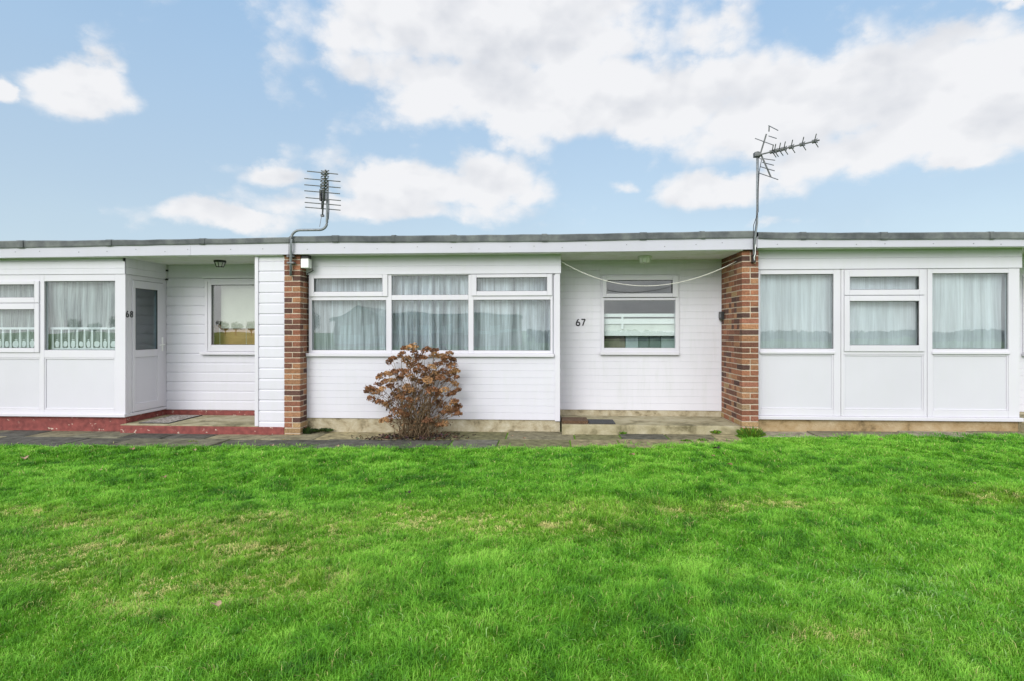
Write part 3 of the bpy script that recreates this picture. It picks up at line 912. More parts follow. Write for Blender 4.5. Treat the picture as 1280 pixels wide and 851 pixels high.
# number 67
def digits(ch, size, loc, right, parent, mat, name='house_number'):
    """one numeral built from round strokes; right = direction the numeral reads in"""
    r_ = Vector(right); up = Vector((0, 0, 1)); c = Vector(loc); h = size; mb = MB(); th = size * .085
    def pt(u, v): return c + r_ * (u * h) + up * (v * h)
    def ringpts(cu, cv, ru, rv, a0, a1, n=18): return [pt(cu + ru * math.cos(rad(a0 + (a1 - a0) * k / n)), cv + rv * math.sin(rad(a0 + (a1 - a0) * k / n))) for k in range(n + 1)]
    if ch == '6':
        mb.tube(ringpts(0, -.2, .24, .24, 0, 360), th, 8); mb.tube([pt(-.235, -.2), pt(-.2, .02), pt(-.08, .25), pt(.08, .45)], th, 8)
    elif ch == '7':
        mb.tube([pt(-.27, .42), pt(.25, .42)], th, 8); mb.tube([pt(.25, .42), pt(.05, 0), pt(-.09, -.45)], th, 8)
    else:
        mb.tube(ringpts(0, -.21, .24, .22, 0, 360), th, 8); mb.tube(ringpts(0, .23, .20, .19, 0, 360), th, 8)
    return mb.build(name, mat, parent)
p = P(725.8, 403.5, YR67); digits('6', 0.108, (p.x - .040, YR67 - .014, p.z), (1, 0, 0), c67, M['black']); digits('7', 0.108, (p.x + .040, YR67 - .014, p.z), (1, 0, 0), c67, M['black'])
shell(c67, x67a, x67b, xb67, Y67, YR67, zc67, zstep + .05)

# ================================================================== chalet 68 (left)
x68b = xp1a
soff68 = ZZ(200, 320.5, YF) - .002
c68 = house('white chalet numbered 68 at the left end, raised on a red painted plinth', XL, x68b, 0)
eaves(c68, [(-420, 303.8, 313.5, 325.8), (0, 301.6, 311, 322.8), (200, 299.8, 306.8, 320), (300, 297.9, 305.2, 318.9), (362, 296.6, 304.2, 318.6)], 0)
s = MB(); s.box(XL, x68b - .002, YF + .02, YR68 + .06, soff68, soff68 + .03); s.build('soffit', M['soffit'], c68)
s = MB(); s.box(XL, xp1a - .002, YF + .022, HB, soff68 + .045, soff68 + .16); s.build('roof_slab', M['clad_old'], c68)
xb68 = XY(158, Y68)
zb68 = ZZ(80, 519.8, Y68)
zfr = ZZ(80, 343.6, Y68)
# frieze
mb = MB()
mb.extrude_x([(Y68 - .02, zfr), (Y68 - .03, zfr), (Y68 - .03, zfr + .075), (Y68 - .026, zfr + .079), (Y68 - .03, zfr + .083), (Y68 - .03, soff68 - .05), (Y68 - .005, soff68 - .048), (Y68 - .005, soff68)], XL, xb68)
mb.box(XL, xb68 - .001, Y68 - .029, Y68 + .08, zfr, zfr + .01)
mb.build('frieze', M['clad'], c68)
mb = MB()
xs_ = xb68
mb.extrude_y([(xs_, zfr), (xs_ + .012, zfr), (xs_ + .012, zfr + .09), (xs_ + .006, zfr + .095), (xs_ + .012, zfr + .1), (xs_ + .012, soff68)], Y68 - .03, YR68 - .01)
mb.box(xs_ - .05, xs_, Y68 - .005, YR68, zfr + .01, soff68 - .001)
mb.build('side_frieze', M['clad_old'], c68)
# bay frame
def bay68():
    Y = Y68
    top = zfr; bot = zb68 + .045
    zmid0, zmid1 = ZZ(80, 446.5, Y), ZZ(80, 437, Y)
    g1 = rect(56.6, 352, 145, 437, Y)
    xmul0, xmul1 = XY(51.5, Y), g1[0]
    pxw = XY(145, Y) - XY(45, Y)
    win = MB()
    xA = XL
    # posts from right to left (the pattern repeats beyond the left edge of the picture)
    gl_r = XY(45.6, Y); casx = XY(51.4, Y)
    gl_l = gl_r - .82; cas_l = gl_l - .06
    g0 = (cas_l - .06 - .98, cas_l - .06)
    xposts = [(g1[1], xb68), (casx, g1[0]), (cas_l - .06, cas_l), (g0[0] - .1, g0[0])]
    for a, b in xposts: win.box(a, b, Y - .02, Y + .05, bot, top)
    spans = [(xposts[1][1], xposts[0][0]), (xposts[2][1], xposts[1][0]), (xposts[3][1], xposts[2][0])]
    for a, b in spans:
        win.box(a, b, Y - .019, Y + .05, g1[3], top - .001)
        win.box(a, b, Y - .019, Y + .05, zmid0, zmid1)
        win.box(a, b, Y - .019, Y + .05, bot, ZZ(80, 511, Y))
    w = win.build('window', M['pvc'], c68, bevel=.004)
    # infill panels
    pn = MB()
    for a, b in spans: pn.box(a, b, Y - .002, Y + .03, ZZ(80, 511, Y), zmid0)
    pn.build('panel', M['pvc_grey'], w)
    bd = MB()
    for a, b in spans:
        r_ = (a, b, ZZ(80, 511, Y), zmid0); bd.ring(r_, inset(r_, .02), Y - .014, Y - .0015)
    bd.build('bead', M['pvc'], w, bevel=.005)
    # glass of the fixed light, left openers
    pane(w, (spans[0][0], spans[0][1], zmid1, g1[3]), Y + .012)
    g = MB(); r_ = (spans[0][0], spans[0][1], zmid1, g1[3]); g.ring(r_, inset(r_, .008), Y + .002, Y + .01); g.build('gasket', M['alu'], w)
    zc_ = ZZ(25, 379.6, Y)
    win2 = MB(); win2.box(spans[1][0], spans[1][1], Y - .018, Y + .05, zc_ - .012, zc_ + .012); win2.build('transom', M['pvc'], w)
    t_out = (cas_l, casx, zc_ + .004, ZZ(25, 352, Y)); t_in = (gl_l, gl_r, ZZ(25, 372.5, Y), ZZ(25, 356.4, Y))
    casement(w, t_out, t_in, Y - .021); pane(w, t_in, Y)
    b_out = (cas_l, casx, ZZ(25, 439.8, Y), zc_ - .004); b_in = (gl_l, gl_r, ZZ(25, 434.3, Y), ZZ(25, 387.4, Y))
    casement(w, b_out, b_in, Y - .021); pane(w, b_in, Y)
    pane(w, (spans[2][0], spans[2][1], zmid1, g1[3]), Y + .012)
    # sill at the foot
    sl = MB(); sl.box(g0[0] - .12, xb68 + .012, Y - .05, Y + .06, zb68, zb68 + .046); sl.box(xb68 - .05, xb68 + .012, Y + .06, YR68 - .02, zb68, zb68 + .046)
    sl.build('sill', M['pvc'], w, bevel=.008)
    # solid remainder of the left end, out of the picture
    wl = MB(); wl.box(XL, g0[0] - .1, Y, Y + .1, zb68, soff68); wl.box(XL, XL + .1, Y + .1, HB, -.3, soff68)
    wl.box(XL, xb68 - .06, Y - .004, Y + .05, top + .012, soff68 - .05); wl.build('wall', M['clad'], c68)
    # nets: a plain fall and a lace border whose scallops end near the sill
    zl = ZZ(80, 410.5, Y + .1); zbt = ZZ(80, 437.5, Y + .1)
    for (a, b, sd, lab) in ((spans[0][0], spans[0][1], 9, 'net curtain with lace hem behind the large pane beside the door of number 68'), (spans[1][0], spans[1][1], 12, 'thin net curtain with a lace hem behind the small opening lights at the left edge')):
        t = thing('lace_curtain', lab, 'curtain', ((a + b) / 2, Y + .1, zbt))
        c = curtain('net', None, a - .03, b + .03, zl, g1[3] + .02, Y + .10, 'net_thin', .018, .17, sd)
        del_keys = [k for k in c.keys()]
        for k in del_keys: del c[k]
        c.parent = t; c.location = -t.location
        mb = MB()
        mb.quad((a, Y + .085, zl - .022), (b, Y + .085, zl - .022), (b, Y + .085, zl + .01), (a, Y + .085, zl + .01))
        rr = random.Random(sd)
        x = a + .02; i = 0; zz_ = zbt + .01
        while x < b - .04:
            wd = rr.uniform(.11, .15)
            x1 = min(x + wd, b)
            yy = Y + .085 + .004 * (i % 2)
            # stile between motifs, widening to a point at the hem
            mb.quad((x, yy, zz_ + .03), (x + .035, yy, zz_ + .03), (x + .026, yy, zl - .02), (x + .006, yy, zl - .02))
            mb.quad((x - .02, yy - .001, zz_), (x + .055, yy - .001, zz_), (x + .034, yy - .001, zz_ + .04), (x, yy - .001, zz_ + .04))
            # oval motif
            cx, cz, ra, rb = (x + .035 + x1) / 2, zz_ + .085, (wd - .05) / 2, rr.uniform(.045, .065)
            n = len(mb.v); K = 14
            for k in range(K):
                w_ = 6.283 * k / K; q_ = rr.uniform(.85, 1.05)
                mb.v.append((cx + ra * q_ * math.cos(w_), yy + .002, cz + rb * q_ * math.sin(w_))); mb.c.append((1, 1, 1))
            mb.f.append(tuple(range(n, n + K)))
            mb.quad((x + .035, yy + .001, zz_ + .004), (x1, yy + .001, zz_ + .004), (x1, yy + .001, zz_ + .03), (x + .035, yy + .001, zz_ + .03))
            x = x1; i += 1
        mb.build('lace_hem', M['lace'], t)
        bk = curtain('backing_net', None, a - .03, b + .03, zbt, zl, Y + .12, 'net_thin', .012, .17, sd + 1)
        for k in list(bk.keys()): del bk[k]
        bk.parent = t; bk.location = -t.location
    return w
w68 = bay68()
# side wall with the glazed door (plane X = xb68)
def door68():
    X = xb68
    yq = lambda px: YX(px, X)
    ya, yb_ = yq(165), yq(204)
    zt = ZZ(158, 350, Y68) + .0
    zbm = zb68 + .047
    fr = MB()
    fr.box(X - .06, X, Y68 + .051, ya, zbm, zfr - .002)          # post between corner and door
    fr.box(X - .06, X, yb_, YR68 - .016, zbm, zfr - .002)
    fr.box(X - .06, X - .001, ya, yb_, zfr - .07, zfr - .002)
    fr.build('door_frame', M['pvc'], c68, bevel=.004)
    d = MB()
    d0, d1 = ya + .004, yb_ - .004
    z0, z1 = zbm + .006, zfr - .075
    g0, g1 = yq(168.6), yq(196.6)
    gz1 = CZ - (360.5 - HOR) / F * depth(X, g0); gz0 = CZ - (436.8 - HOR) / F * depth(X, g0)
    pz1 = CZ - (446 - HOR) / F * depth(X, g0); pz0 = z0 + .12
    for a, b, c, e in ((d0, g0, z0, z1), (g1, d1, z0, z1), (g0, g1, gz1, z1), (g0, g1, pz1, gz0), (g0, g1, z0, pz0)):
        d.box(X - .05, X + .012 - (.001 if (a, b) == (g0, g1) else 0), a, b, c, e)
    dr = d.build('door', M['pvc'], c68, bevel=.005)
    pn = MB(); pn.box(X - .03, X - .004, g0, g1, pz0, pz1); pn.build('door_panel', M['pvc_grey'], dr)
    g = MB(); g.box(X - .022, X - .016, g0 - .004, g1 + .004, gz0 - .004, gz1 + .004); g.build('pane', M['glass_door'], dr)
    gk = MB()
    e = .006
    for a, b, c, q in ((g0, g0 + e, gz0, gz1), (g1 - e, g1, gz0, gz1), (g0 + e, g1 - e, gz0, gz0 + e), (g0 + e, g1 - e, gz1 - e, gz1)):
        gk.box(X - .015, X + .004, a, b, c, q)
    gk.build('gasket', M['black'], dr)
    h = MB(); zh = CZ - (430 - HOR) / F * depth(X, d1)
    h.box(X + .012, X + .02, d1 - .05, d1 - .02, zh - .1, zh + .1); h.tube([(X + .02, d1 - .035, zh), (X + .055, d1 - .035, zh), (X + .058, d1 - .05, zh), (X + .055, d1 - .15, zh - .005)], .009, 8)
    h.build('handle', M['white_gloss'], dr, bevel=.003)
    # numbers 6 and 8 on the post
    z = CZ - (393 - HOR) / F * depth(X, Y68)
    for ch, px in (('6', 158.9), ('8', 164.2)):
        digits(ch, 0.095, (X + .004, yq(px), z), (0, 1, 0), c68, M['black'])
door68()
# rear wall of the porch
zrb8 = ZZ(260, 511, YR68)
W8 = rect(257.5, 349, 352, 441, YR68)
mb = MB(); clad_around(mb, xb68 + .001, x68b, zrb8, soff68 - .09, YR68, .148, lap_profile, [W8], zrb8); mb.build('porch_cladding', M['clad'], c68)
mb = MB(); mb.box(xb68 + .013, x68b, YR68 - .014, YR68 - .001, soff68 - .09, soff68 - .001)
back_around(mb, xb68 - .1, x68b, zrb8 - .01, soff68 - .001, YR68, YR68 + .1, W8); mb.build('porch_wall', M['clad_old'], c68)
win = MB(); h8 = rect(265.6, 356.6, 344, 430.4, YR68); win.ring(W8, h8, YR68 - .04, YR68 + .05)
w8 = win.build('window', M['pvc'], c68, bevel=.004)
mb = MB(); mb.ring(inset(W8, .035), inset(W8, .055), YR68 - .052, YR68 - .041); mb.build('sash', M['pvc'], w8, bevel=.004)
pane(w8, h8, YR68, 'glass_strong')
mb = MB(); mb.ring(h8, inset(h8, .006), YR68 - .012, YR68 - .002); mb.build('gasket', M['black'], w8)
mb = MB(); zq = ZZ(300, 439.4, YR68); mb.box(XY(253, YR68), XY(356, YR68), YR68 - .085, YR68 - .041, zq - .04, zq); mb.build('sill', M['pvc'], w8, bevel=.006)
mb = MB(); zq = ZZ(300, 347.4, YR68); mb.box(XY(254.5, YR68), XY(356, YR68), YR68 - .05, YR68 - .02, zq - .012, zq + .03); mb.build('head_board', M['clad_old'], w8)
bt = thing('roller_blind', 'cream roller blind behind the porch window of number 68', 'blind', (h8[0] + .4, YR68 + .15, h8[2]))
mb = MB(); q = lambda v: ZZ(300, v, YR68 + .15)
mb.box(h8[0] + .05, h8[1] + .03, YR68 + .15, YR68 + .153, q(411), q(350)); mb.build('fabric', M['blind'], bt)
for px in (275, 308):
    mb = MB(); mb.tube([(XY(px, YR68 + .12), YR68 + .12, q(436)), (XY(px - .5, YR68 + .12), YR68 + .12, q(400))], .004, 6); mb.build('cord', M['cord'], bt)
ob = thing('sideboard', 'brown wooden furniture top low behind the porch window of number 68', 'sideboard', (h8[0] + .4, YR68 + .35, zrb8))
mb = MB(); mb.box(h8[0] - .1, h8[1] + .2, YR68 + .2, YR68 + .24, zrb8 + .1, q(408)); mb.build('board', M['wood'], ob, bevel=.006)
mb = MB(); mb.box(h8[0] - .1, h8[1] + .2, YR68 + .19, YR68 + .5, q(408) + .001, q(406.5)); mb.build('top', M['wood'], ob, bevel=.006)
cd = MB(); xk = XY(207.5, YR68); cd.tube([(xk + .03, YR68 - .035, ZZ(207, 352, YR68)), (xk + .03, YR68 - .035, soff68 - .002)], .010, 8); cdo = cd.build('conduit', M['grey_plastic'], c68)
for v_ in (331, 339, 350):
    zk = ZZ(207, v_, YR68); mb = MB(); mb.box(xk + .010, xk + .05, YR68 - .05, YR68 - .018, zk - .014, zk + .014); mb.build('clip', M['black'], cdo)
# store cupboard that closes the porch on the right
xc0 = XY(319, 0.02); zcb = ZZ(337, 533.3, .02)
mb = MB(); clad_around(mb, xc0 + .05, xp1a, zcb, soff68 - .07, .035, .1485, lap_profile, (), zcb - .06); mb.build('cupboard_cladding', M['clad'], c68)
mb = MB(); mb.box(xc0 + .052, xp1a - .001, .036, YR68 - .02, zcb + .002, soff68 - .001); mb.box(xc0 + .051, xp1a - .001, .022, .0355, soff68 - .069, soff68 - .002); mb.build('cupboard_wall', M['clad_old'], c68)
mb = MB(); mb.box(xc0, xc0 + .05, .004, YR68 - .02, zcb + .015, soff68 - .001); mb.build('corner_post', M['pvc'], c68, bevel=.004)
# red plinths and platform
zpl = ZZ(240, 531, 0.0)
gl8 = slope(-6) - .12
mb = MB(); mb.box(XL, xb68 - .02, Y68 + .02, Y68 + .2, gl8, zb68 - .002); mb.box(xb68 - .2, xb68 - .02, Y68 + .2, YR68 + .1, gl8, zb68 - .002)
mb.box(xb68 - .02, x68b, YR68 + .004, YR68 + .12, zpl - .05, zrb8 + .004)
mb.box(xc0 + .06, xp1a - .002, .045, .3, gl8, zcb + .001)
mb.build('plinth', M['red'], c68)
mb = MB(); mb.box(xb68 - .019, xp1a - .003, 0.0, YR68 + .003, gl8, zpl - .012); mb.build('step', M['red'], c68, bevel=.01)
mb = MB(); mb.box(xb68 - .019, xc0 + .05, 0.006, YR68 + .003, zpl - .012, zpl); mb.build('platform', M['concrete'], c68, bevel=.006)
shell(c68, XL + .1, x68b, xb68, Y68, YR68, soff68, zpl + .06)
mb = MB(); mb.box(xb68 - .15, xb68 - .1, Y68 + .15, YR68, zpl, soff68); 

# ================================================================== chalet 66 (right)
soff66 = ZZ(1100, 308.8, YF) - .002
c66 = house('white panelled chalet at the right end, its frames set on a tan plinth', xp2b, XR, 0)
eaves(c66, [(947, 290, 298.6, 310.6), (956, 290.4, 299.4, 310.2), (1000, 290.9, 299.9, 309.8), (1100, 291, 300.1, 309.3), (1280, 290.2, 299.4, 308.4), (1720, 287.6, 297, 305.6)], 0)
s = MB(); s.box(xp2b + .002, XR, YF + .02, YR66 + .06, soff66, soff66 + .03); s.build('soffit', M['soffit'], c66)
s = MB(); s.box(xp2b + .002, XR, YF + .022, HB, soff66 + .045, soff66 + .16); s.build('roof_slab', M['clad_old'], c66)
xb66 = XY(1273, Y66)
zb66 = ZZ(1110, 524.4, Y66); zh66 = ZZ(1110, 336.6, Y66)
mb = MB()
x66a = xp2b + .002
mb.extrude_x([(Y66 - .02, zh66), (Y66 - .034, zh66), (Y66 - .034, zh66 + .14), (Y66 - .028, zh66 + .144), (Y66 - .034, zh66 + .149), (Y66 - .034, soff66)], x66a, xb66 + .02)
mb.box(x66a, xb66 + .019, Y66 - .033, Y66 + .08, zh66, zh66 + .01)
mb.box(x66a, xb66 + .018, Y66 - .02, Y66 + .08, zh66 + .012, soff66 - .001)
mb.build('frieze', M['clad'], c66)
def bay66():
    Y = Y66
    top, bot = zh66, zb66 + .05
    pz0, pz1 = ZZ(1110, 511.5, Y), ZZ(1110, 442.5, Y)
    gl = [rect(949.8, 343.4, 1041.3, 435.2, Y), rect(1060.6, 337, 1146.8, 435, Y), rect(1164.4, 342.7, 1259.4, 434.8, Y)]
    zg0, zg1 = gl[0][2], gl[0][3]
    win = MB()
    xp = [(x66a, gl[0][0]), (gl[0][1], XY(1050, Y)), (XY(1050.6, Y), XY(1054, Y)), (XY(1153.7, Y), XY(1157.6, Y)), (XY(1158.2, Y), gl[2][0]), (gl[2][1], xb66)]
    for a, b in xp: win.box(a, b, Y - .02, Y + .05, bot, top)
    spans = [(xp[0][1], xp[1][0]), (xp[2][1], xp[3][0]), (xp[4][1], xp[5][0])]
    for i, (a, b) in enumerate(spans):
        win.box(a, b, Y - .019, Y + .05, bot, pz0)
        win.box(a, b, Y - .019, Y + .05, pz1, zg0)
        win.box(a, b, Y - .019, Y + .05, zg1 if i != 1 else ZZ(1104, 338.5, Y), top - .001)
    w = win.build('window', M['pvc'], c66, bevel=.004)
    pn = MB()
    for a, b in spans: pn.box(a, b, Y - .002, Y + .03, pz0, pz1)
    pn.build('panel', M['pvc_grey'], w)
    bd = MB()
    for a, b in spans:
        r_ = (a, b, pz0, pz1); bd.ring(r_, inset(r_, .018), Y - .014, Y - .0015)
    bd.build('bead', M['pvc'], w, bevel=.005)
    for i in (0, 2):
        r_ = (spans[i][0], spans[i][1], zg0, zg1)
        pane(w, r_, Y + .012)
        g = MB(); g.ring(r_, inset(r_, .007), Y + .002, Y + .01); g.build('gasket', M['alu'], w)
        st = MB(); zq = ZZ(1110, 437.2, Y); st.box(r_[0] - .012, r_[1] + .012, Y - .04, Y - .0195, zq - .05, zq - .012); st.build('ledge', M['pvc'], w, bevel=.008)
    a, b = spans[1]
    zc_ = ZZ(1104, 370, Y)
    tr = MB(); tr.box(a, b, Y - .018, Y + .05, zc_ - .015, zc_ + .015); tr.build('transom', M['pvc'], w)
    t_out = (a, b, zc_ + .004, ZZ(1104, 338, Y)); t_in = rect(1060.6, 346.6, 1146.8, 362.8, Y)
    casement(w, t_out, t_in, Y - .021); pane(w, t_in, Y)
    b_out = (a, b, ZZ(1104, 438.6, Y), zc_ - .004); b_in = rect(1060.6, 377, 1146.8, 430.9, Y)
    casement(w, b_out, b_in, Y - .021); pane(w, b_in, Y)
    sl = MB(); sl.box(x66a, xb66 + .03, Y - .055, Y + .06, zb66, zb66 + .049); sl.build('sill', M['pvc'], w, bevel=.008)
    ret = MB(); ret.box(xb66 - .05, xb66 - .001, Y + .051, YR66 - .02, zb66 + .04, soff66 - .001); ret.build('wall', M['clad'], c66)
    curtain('net_curtain', 'pale net curtain behind the pane next to the brown brick pillar', spans[0][0] - .02, spans[0][1] + .02, zg0 - .05, zg1 + .02, Y + .11, 'net_dense', .012, .26, 31)
    curtain('net_curtain', 'pale net curtain parted in the middle behind the opening lights of the right chalet', spans[1][0] - .02, spans[1][1] + .02, zg0 - .05, zg1 + .08, Y + .11, 'net_dense', .012, .31, 37)
    curtain('net_curtain', 'pale net curtain behind the pane nearest the right edge', spans[2][0] - .02, spans[2][1] + .02, zg0 - .05, zg1 + .02, Y + .11, 'net_dense', .014, .24, 41)
bay66()
mb = MB(); mb.box(x66a, xb66 + .004, Y66 + .01, Y66 + .2, slope(4) - .15, zb66 + .002); mb.build('plinth', M['render_tan'], c66)
# its porch, seen only at the edge
zrb6 = ZZ(1277, 514, YR66)
W6 = (XY(1277, YR66), XY(1277, YR66) + 1.05, ZZ(1277, 440, YR66), ZZ(1277, 345, YR66))
mb = MB(); clad_around(mb, xb66, XR, zrb6, soff66, YR66, .1035, groove_profile, [W6], zrb6); mb.build('porch_cladding', M['clad_old'], c66)
mb = MB(); back_around(mb, xb66 - .05, XR, zrb6, soff66 - .001, YR66, YR66 + .1, W6); mb.build('porch_wall', M['clad_old'], c66)
win = MB(); hh = inset(W6, .06); win.ring(W6, hh, YR66 - .03, YR66 + .05); w6 = win.build('window', M['pvc'], c66, bevel=.004)
pane(w6, hh, YR66 + .002)
mb = MB(); mb.box(W6[0] - .02, W6[1] + .02, YR66 - .08, YR66 - .031, W6[2] - .05, W6[2] - .004); mb.build('sill', M['pvc'], w6, bevel=.006)
mb = MB(); mb.box(xb66 + .005, XR, YR66 + .004, YR66 + .1, slope(6) - .1, zrb6 + .002); mb.build('porch_plinth', M['render'], c66)
mb = MB(); mb.box(xb66 + .006, XR, .05, YR66 + .003, slope(6) - .1, ZZ(1277, 528, .05)); mb.build('step', M['concrete'], c66, bevel=.01)
shell(c66, xp2b + .01, XR, xb66, Y66, YR66, soff66, zb66 + .1)

# ------------------------------------------------------------------ small things on the facade
def floor_mat(name, label, px0, px1, ya, yb, z, th, mat, skew=0.0):
    x0, x1 = XY(px0, ya), XY(px1, ya)
    t = thing(name, label, 'doormat', ((x0 + x1) / 2, (ya + yb) / 2, z))
    mb = MB(); mb.box(x0, x1, ya, yb, z + .001, z + th); mb.build('pile', mat, t, bevel=.004)
    return t, x0, x1
floor_mat('doormat', 'brown coir doormat on the porch step of number 67, beside a black mat', 702.5, 735.2, .09, .42, zstep, .045, M['coir'])
t, a, b = floor_mat('doormat', 'flat black rubber mat next to a brown doormat on the porch step', 735.8, 769.5, .10, .45, zstep, .014, M['rubber'])
t, a, b = floor_mat('doormat', 'grey speckled mat with a dark edge outside the door of number 68', 176, 211, .14, .88, zpl, .012, M['mat_fabric'])
mb = MB(); mb.ring((a - .012, b + .014, 0, 1), (a, b, 0.01, .99), .14, .15)
mb = MB(); mb.box(b, b + .02, .12, .9, zpl + .001, zpl + .012); mb.box(a - .02, b, .12, .14, zpl + .001, zpl + .012); mb.build('edging', M['black'], t)

# porch lamps
def bulkhead(name, label, px, py, Y, zs_, mat_base, mat_lens, r):
    x = XY(px, Y)
    t = thing(name, label, 'porch lamp', (x, Y, zs_))
    b = MB(); b.tube([(x, Y, zs_ - .001), (x, Y, zs_ - .03)], r, 20); b.build('base', mat_base, t, bevel=.004)
    l = MB(); l.tube([(x, Y, zs_ - .03), (x, Y, zs_ - .055), (x, Y, zs_ - .078), (x, Y, zs_ - .09)], r * .86, 20, r * .55); l.build('lens', mat_lens, t, smooth=False, bevel=.006)
    g = MB()
    for w in range(4):
        a_ = w * math.pi / 4 + .2
        g.tube([(x + math.cos(a_) * r * .9, Y + math.sin(a_) * r * .9, zs_ - .034), (x + math.cos(a_) * r * .62, Y + math.sin(a_) * r * .62, zs_ - .094), (x - math.cos(a_) * r * .62, Y - math.sin(a_) * r * .62, zs_ - .094), (x - math.cos(a_) * r * .9, Y - math.sin(a_) * r * .9, zs_ - .034)], .005, 6)
    g.build('guard', mat_base, t)
bulkhead('porch_lamp', 'black round bulkhead lamp under the porch ceiling of number 68', 275, 324, .45, soff68, M['black'], M['grey_plastic'], .085)
bulkhead('porch_lamp', 'white round lamp under the porch ceiling of number 67', 806, 322, .45, soff67, M['blind'], M['white_gloss'], .10)

# washing line
def washing_line():
    a = Vector((xb67 + .014, Y67 + .02, ZZ(703, 327, Y67))); yq = YX(921, xp2a); b = Vector((xp2a - .012, yq, CZ - (327.5 - HOR) / F * depth(xp2a, yq)))
    t = thing('washing_line', 'pale cord washing line sagging across the porch of number 67', 'washing line', a)
    pts = []
    for i in range(25):
        u = i / 24; p_ = a.lerp(b, u); p_.z -= 0.335 * 4 * u * (1 - u) * (1 - .12 * (u - .5)); pts.append(p_)
    mb = MB(); mb.tube(pts, .0055, 6); mb.build('cord', M['cord'], t, smooth=True)
    h = MB(); h.tube([a, a + Vector((0, 0, .02)), a + Vector((-.012, 0, .02))], .005, 6); h.build('hook', M['alu'], t); h = MB(); h.tube([b, b + Vector((.016, 0, 0))], .008, 6); h.build('hook', M['alu'], t)
washing_line()

# white junction box on the left pier
def jbox():
    x0, x1 = xp1b - .004, XY(387.5, .05)
    z0, z1 = ZZ(381, 336, .05), ZZ(381, 324, .05)
    t = thing('junction_box', 'small white box fixed under the eaves beside the narrow red brick pillar', 'box', (x0, .08, z0))
    mb = MB(); mb.box(xp1b + .002, x1, .0, .12, z0, z1); mb.build('case', M['white_gloss'], t, bevel=.012)
    mb = MB(); mb.box(xp1b + .01, x1 - .01, .01, .11, z1, z1 + .05); mb.build('bracket', M['black'], t)
    mb = MB(); mb.tube([(x1 - .01, .12, z0 + .02), (x1 + .01, .14, z0 - .02), (xp1b + .03, .16, z0 - .06), (xp1b + .02, .18, z0 - .16)], .005, 6); mb.build('cable', M['black'], t, smooth=True)
jbox()
# small black box on the long side of the right pier
def keybox():
    y0, y1 = YX(905.5, xp2a), YX(902, xp2a)
    z = CZ - (395 - HOR) / F * depth(xp2a, y0)
    t = thing('key_box', 'small black box high on the porch side of the brown brick pillar', 'key box', (xp2a, y0, z))
    mb = MB(); mb.box(xp2a - .045, xp2a - .001, y0, y1 - .01, z - .055, z + .06); mb.build('case', M['black'], t, bevel=.006)
    mb = MB(); mb.box(xp2a - .05, xp2a - .0455, y0 + .012, y1 - .022, z - .03, z + .03); mb.build('lid', M['alu'], t)
keybox()

